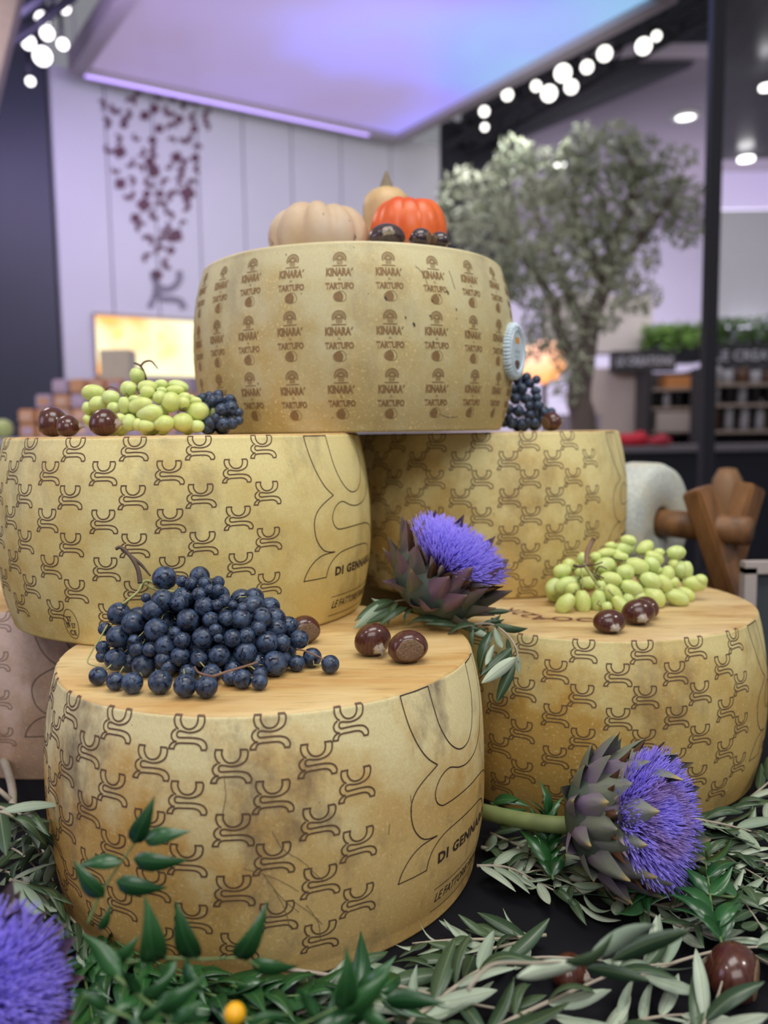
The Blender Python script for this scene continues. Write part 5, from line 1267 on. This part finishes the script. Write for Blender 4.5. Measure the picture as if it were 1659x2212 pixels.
pxslab('gift_box', 'pale box with a tan side on the far counter left of the black post', 'box', 1420, 890, 1500, 932, 6.93, .25, simple('box_pale', (.50, .42, .36), .6))
# red bags on the counter
rnd = random.Random(3)
for i, (px, py, s_, lb) in enumerate([(1370, 950, .07, 'bright red cloth bundle on the counter, middle one'), (1425, 943, .055, 'dark red cloth bundle on the counter, right one'), (1312, 925, .07, 'red cloth bundle at the left end of the counter')]):
    q = P(px, py, 5.6); q.z = zc; bm = bmesh.new(); bmesh.ops.create_icosphere(bm, subdivisions=3, radius=1)
    for v in bm.verts:
        k = 1+.12*sin(v.co.x*5+i)+.10*sin(v.co.y*6+v.co.z*4); v.co = Vector((v.co.x*s_*1.6*k, v.co.y*s_*1.1*k, max(0, (v.co.z+.75))*s_*.75*k))
    o = add('cloth_bundle', bm, simple('red_cloth_%d' % i, (.62, .02, .04) if i != 1 else (.45, .03, .05), .7), M=Matrix.Translation(q)); tag(o, lb, 'bundle')
# orange lanterns behind the seal
for px, py, r, lb, col in ((1122, 778, .13, 'yellow glowing lantern showing beside the round seal', (1, .62, .18)), (1176, 782, .16, 'orange glowing lantern between the seal and the olive trunk', (1, .35, .06))):
    q = P(px, py, 6.0 if px > 1150 else 6.6); root = empty('lantern', q, lb, 'lantern'); bm = bmesh.new(); lathe(bm, [(0, r), (r*.5, r*.9), (r*.9, r*.45), (r, 0), (r*.9, -r*.45), (r*.5, -r*.9), (0, -r)], 20, Matrix.Translation(q)); add('shade', bm, glow('lantern_'+('a' if px < 1150 else 'b'), col, 1.5), root)
    bm = bmesh.new(); tube(bm, [q-Vector((0, 0, r)), Vector((q.x, q.y, 0))], .02, n=8); add('stand_pole', bm, M_BLK, root)
q = P(1245, 862, 6.2); root = empty('salmon_vase', (q.x, q.y, q.z-.12), 'salmon pink vase blurred behind the olive trunk', 'vase'); bm = bmesh.new(); lathe(bm, [(0, .16), (.04, .16), (.045, .10), (.08, .04), (.07, -.06), (.04, -.12), (0, -.12)], 20, Matrix.Translation(q)); add('body', bm, simple('vase_salmon', (.62, .22, .15), .5), root)
bm = bmesh.new(); box(bm, (q.x, q.y, (q.z-.12)/2), (.3, .3, q.z-.12)); o = add('plinth', bm, simple('plinth_grey', (.35, .30, .32)), smooth=False); tag(o, 'grey plinth under the salmon vase behind the olive trunk', 'plinth')

# ------------------------------------------------------------------ olive tree
D_ = 4.3
base = P(1268, 1000, D_); trunk0 = Vector((base.x, base.y, 0))
root = empty('olive_tree', trunk0, 'grey green olive tree with a loose crown behind the wheels', 'tree')
M_BARK = simple('olive_bark', (.17, .13, .11), .8, .4, 12)
bm = bmesh.new()
tube(bm, catmull([trunk0+Vector((0, 0, .35)), P(1262, 940, D_), P(1250, 860, D_), P(1262, 780, D_), P(1275, 700, D_)], 5), .075, .05, 12)
limbs = [[(1275, 700), (1290, 640), (1320, 560), (1310, 470), (1290, 400)], [(1270, 720), (1230, 640), (1190, 540), (1150, 440), (1130, 360)], [(1275, 700), (1320, 600), (1380, 520), (1440, 440), (1470, 380)], [(1250, 800), (1210, 720), (1190, 640), (1130, 560), (1040, 480)], [(1300, 600), (1250, 500), (1240, 400), (1260, 330)], [(1310, 570), (1360, 450), (1370, 370), (1340, 310)]]
lp = []
for i, L in enumerate(limbs):
    pts = catmull([P(x, y, D_+.10*sin(i*2.1)*(k/4)*1.5) for k, (x, y) in enumerate(L)], 4); lp += pts[4:]
    tube(bm, pts, .038, .008, 8)
add('trunk', bm, M_BARK, root)
n = NT('olive_tree_leaf'); cc = n.mix(n.ramp(n.noise(2.5, 3, .6), [(.35, 0), (.65, 1)]), (.27, .31, .19), (.64, .66, .48)); n.set(cc, .5); M_TL = n.m
bm = bmesh.new(); rnd = random.Random(11)
blobs = [(1000, 440, 52, 75), (1060, 520, 70, 75), (1110, 340, 42, 42), (1120, 400, 85, 60), (1200, 380, 80, 60), (1190, 470, 110, 75), (1260, 310, 42, 42), (1300, 350, 95, 60), (1335, 295, 38, 34), (1380, 340, 60, 50), (1300, 440, 120, 80), (1420, 400, 60, 45), (1475, 420, 45, 40), (1380, 470, 80, 60), (1480, 480, 40, 55), (1250, 560, 110, 70), (1330, 560, 90, 60), (1150, 600, 80, 60), (1290, 650, 60, 70), (1190, 700, 60, 60), (1240, 770, 45, 55), (1380, 640, 50, 40), (1150, 740, 40, 40), (1130, 560, 60, 50), (1030, 590, 40, 30), (1465, 340, 40, 25), (1080, 620, 40, 40), (1225, 830, 35, 40)]
tot = sum(b[2]*b[3] for b in blobs)
for bx, by, rx, ry in blobs:
    for i in range(int(8200*rx*ry/tot)):
        a = rnd.random()*2*pi; q = math.sqrt(rnd.random())*1.08
        p = P(bx+rx*q*cos(a), by+ry*q*sin(a), D_+rnd.uniform(-.32, .32)*(1-.5*q)); s_ = rnd.uniform(.022, .038)
        x = Vector((rnd.gauss(0, .7), rnd.gauss(0, .7), rnd.gauss(.3, .8))).normalized(); y = x.orthogonal().normalized()*s_*.26; y = Matrix.Rotation(rnd.random()*6, 3, x) @ y
        bm.faces.new([bm.verts.new(p+v) for v in (-x*s_, y, x*s_, -y)])
o = add('foliage', bm, M_TL, root, smooth=False); o['kind'] = 'stuff'
bm = bmesh.new(); lathe(bm, [(.30, .40), (.33, .42), (.34, .38), (.27, .0), (0, 0)], 32, Matrix.Translation(trunk0)); add('pot', bm, simple('tree_pot', (.12, .10, .09), .7), root)
bm = bmesh.new(); lathe(bm, [(0, .37), (.31, .37), (.31, .33), (0, .33)], 24, Matrix.Translation(trunk0)); add('soil', bm, simple('soil', (.04, .03, .02), .9), root)

# ------------------------------------------------------------------ left: lit screen and packed goods
n = NT('lit_screen'); nn1 = n.noise(2.0, 2, .4); c = n.mix(n.ramp(nn1, [(.40, 0), (.50, .75), (.58, 1)]), (1.0, .42, .02), (1, .93, .55))
c = n.mix(n.ramp(n.noise(2.7, 2, .4), [(.58, 0), (.66, 1)]), c, (1, .72, .02))
n.set((.1, .1, .1), .4); n.l(c, n.b.inputs['Emission Color']); n.b.inputs['Emission Strength'].default_value = 1.3
root = empty('wall_screen', onwall(310, 812), 'bright yellow and white lit screen on the back wall', 'screen')
def wallbox(x0, y0, x1, y1, th, off):
    a, b = onwall(x0, y0, off), onwall(x1, y1, off); bm = bmesh.new(); m_ = (a+b)/2
    z0 = onwall((x0+x1)/2, y1, off).z; z1 = onwall((x0+x1)/2, y0, off).z
    box(bm, (m_.x-wn.x*th/2, m_.y-wn.y*th/2, (z0+z1)/2), ((Vector((a.x, a.y, 0))-Vector((b.x, b.y, 0))).length, th, z1-z0), ang); return bm
add('bezel', wallbox(200, 684, 472, 818, .05, .0), simple('bezel', (.3, .25, .22)), root, smooth=False)
add('picture', wallbox(206, 690, 466, 812, .01, .052), n.m, root, smooth=False)
za, ya = counter('white display counter loaded with packed goods at the far left', -60, 470, 940, 948, 1010, 3.6, .9, simple('counter_white', (.55, .52, .58), .5), simple('counter_side', (.40, .38, .44), .6))
rnd = random.Random(9); pk = [simple('pack_orange', (.62, .33, .18), .4, .3, 8), simple('pack_lilac', (.48, .38, .50), .4, .3, 8), simple('pack_peach', (.66, .44, .34), .4, .3, 8)]
cols_ = [(70, 2), (108, 3), (146, 4), (184, 4), (222, 4), (260, 4), (298, 4), (336, 4), (374, 4), (412, 4)]
for ci, (px, nn_) in enumerate(cols_):
    q = P(px, 930, 3.95); z = za
    for k in range(nn_):
        w_, h_ = .078, .068
        r0 = empty('goods_pack', (q.x, q.y, z), ('bottom', 'second', 'third', 'top')[k]+' pack in the '+('first', 'second', 'third', 'fourth', 'fifth', 'sixth', 'seventh', 'eighth', 'ninth', 'tenth')[ci]+' stack from the left on the far counter', 'package', 'packs stacked on the far left counter')
        bm = bmesh.new(); box(bm, (q.x+rnd.uniform(-.004, .004), q.y, z+h_/2), (w_, .12, h_), rnd.uniform(-.05, .05), bev=.008); add('wrapper', bm, pk[(0 if ci < 1 else rnd.choice((0, 1, 1, 1, 2)))], r0, smooth=False)
        bm = bmesh.new(); box(bm, (q.x, q.y-.061, z+h_*.5), (w_*.6, .002, h_*.5)); add('paper_label', bm, pk[rnd.choice((1, 2, 0))], r0, smooth=False)
        z += h_+.002
slab('cream_carton', 'pale cream carton standing behind the packs in front of the screen', 'box', (P(258, 830, 4.25).x, P(258, 830, 4.25).y, (za+P(258, 758, 4.25).z)/2), (.155, .12, P(258, 758, 4.25).z-za), simple('carton_cream', (.55, .50, .40), .6))
q = P(5, 900, 3.8); bm = bmesh.new(); bmesh.ops.create_icosphere(bm, subdivisions=3, radius=.045, matrix=Matrix.Translation((q.x, q.y, za+.045))); o = add('green_apple', bm, simple('apple_green', (.42, .50, .18), .3)); tag(o, 'pale green round fruit at the far left edge of the counter', 'fruit')
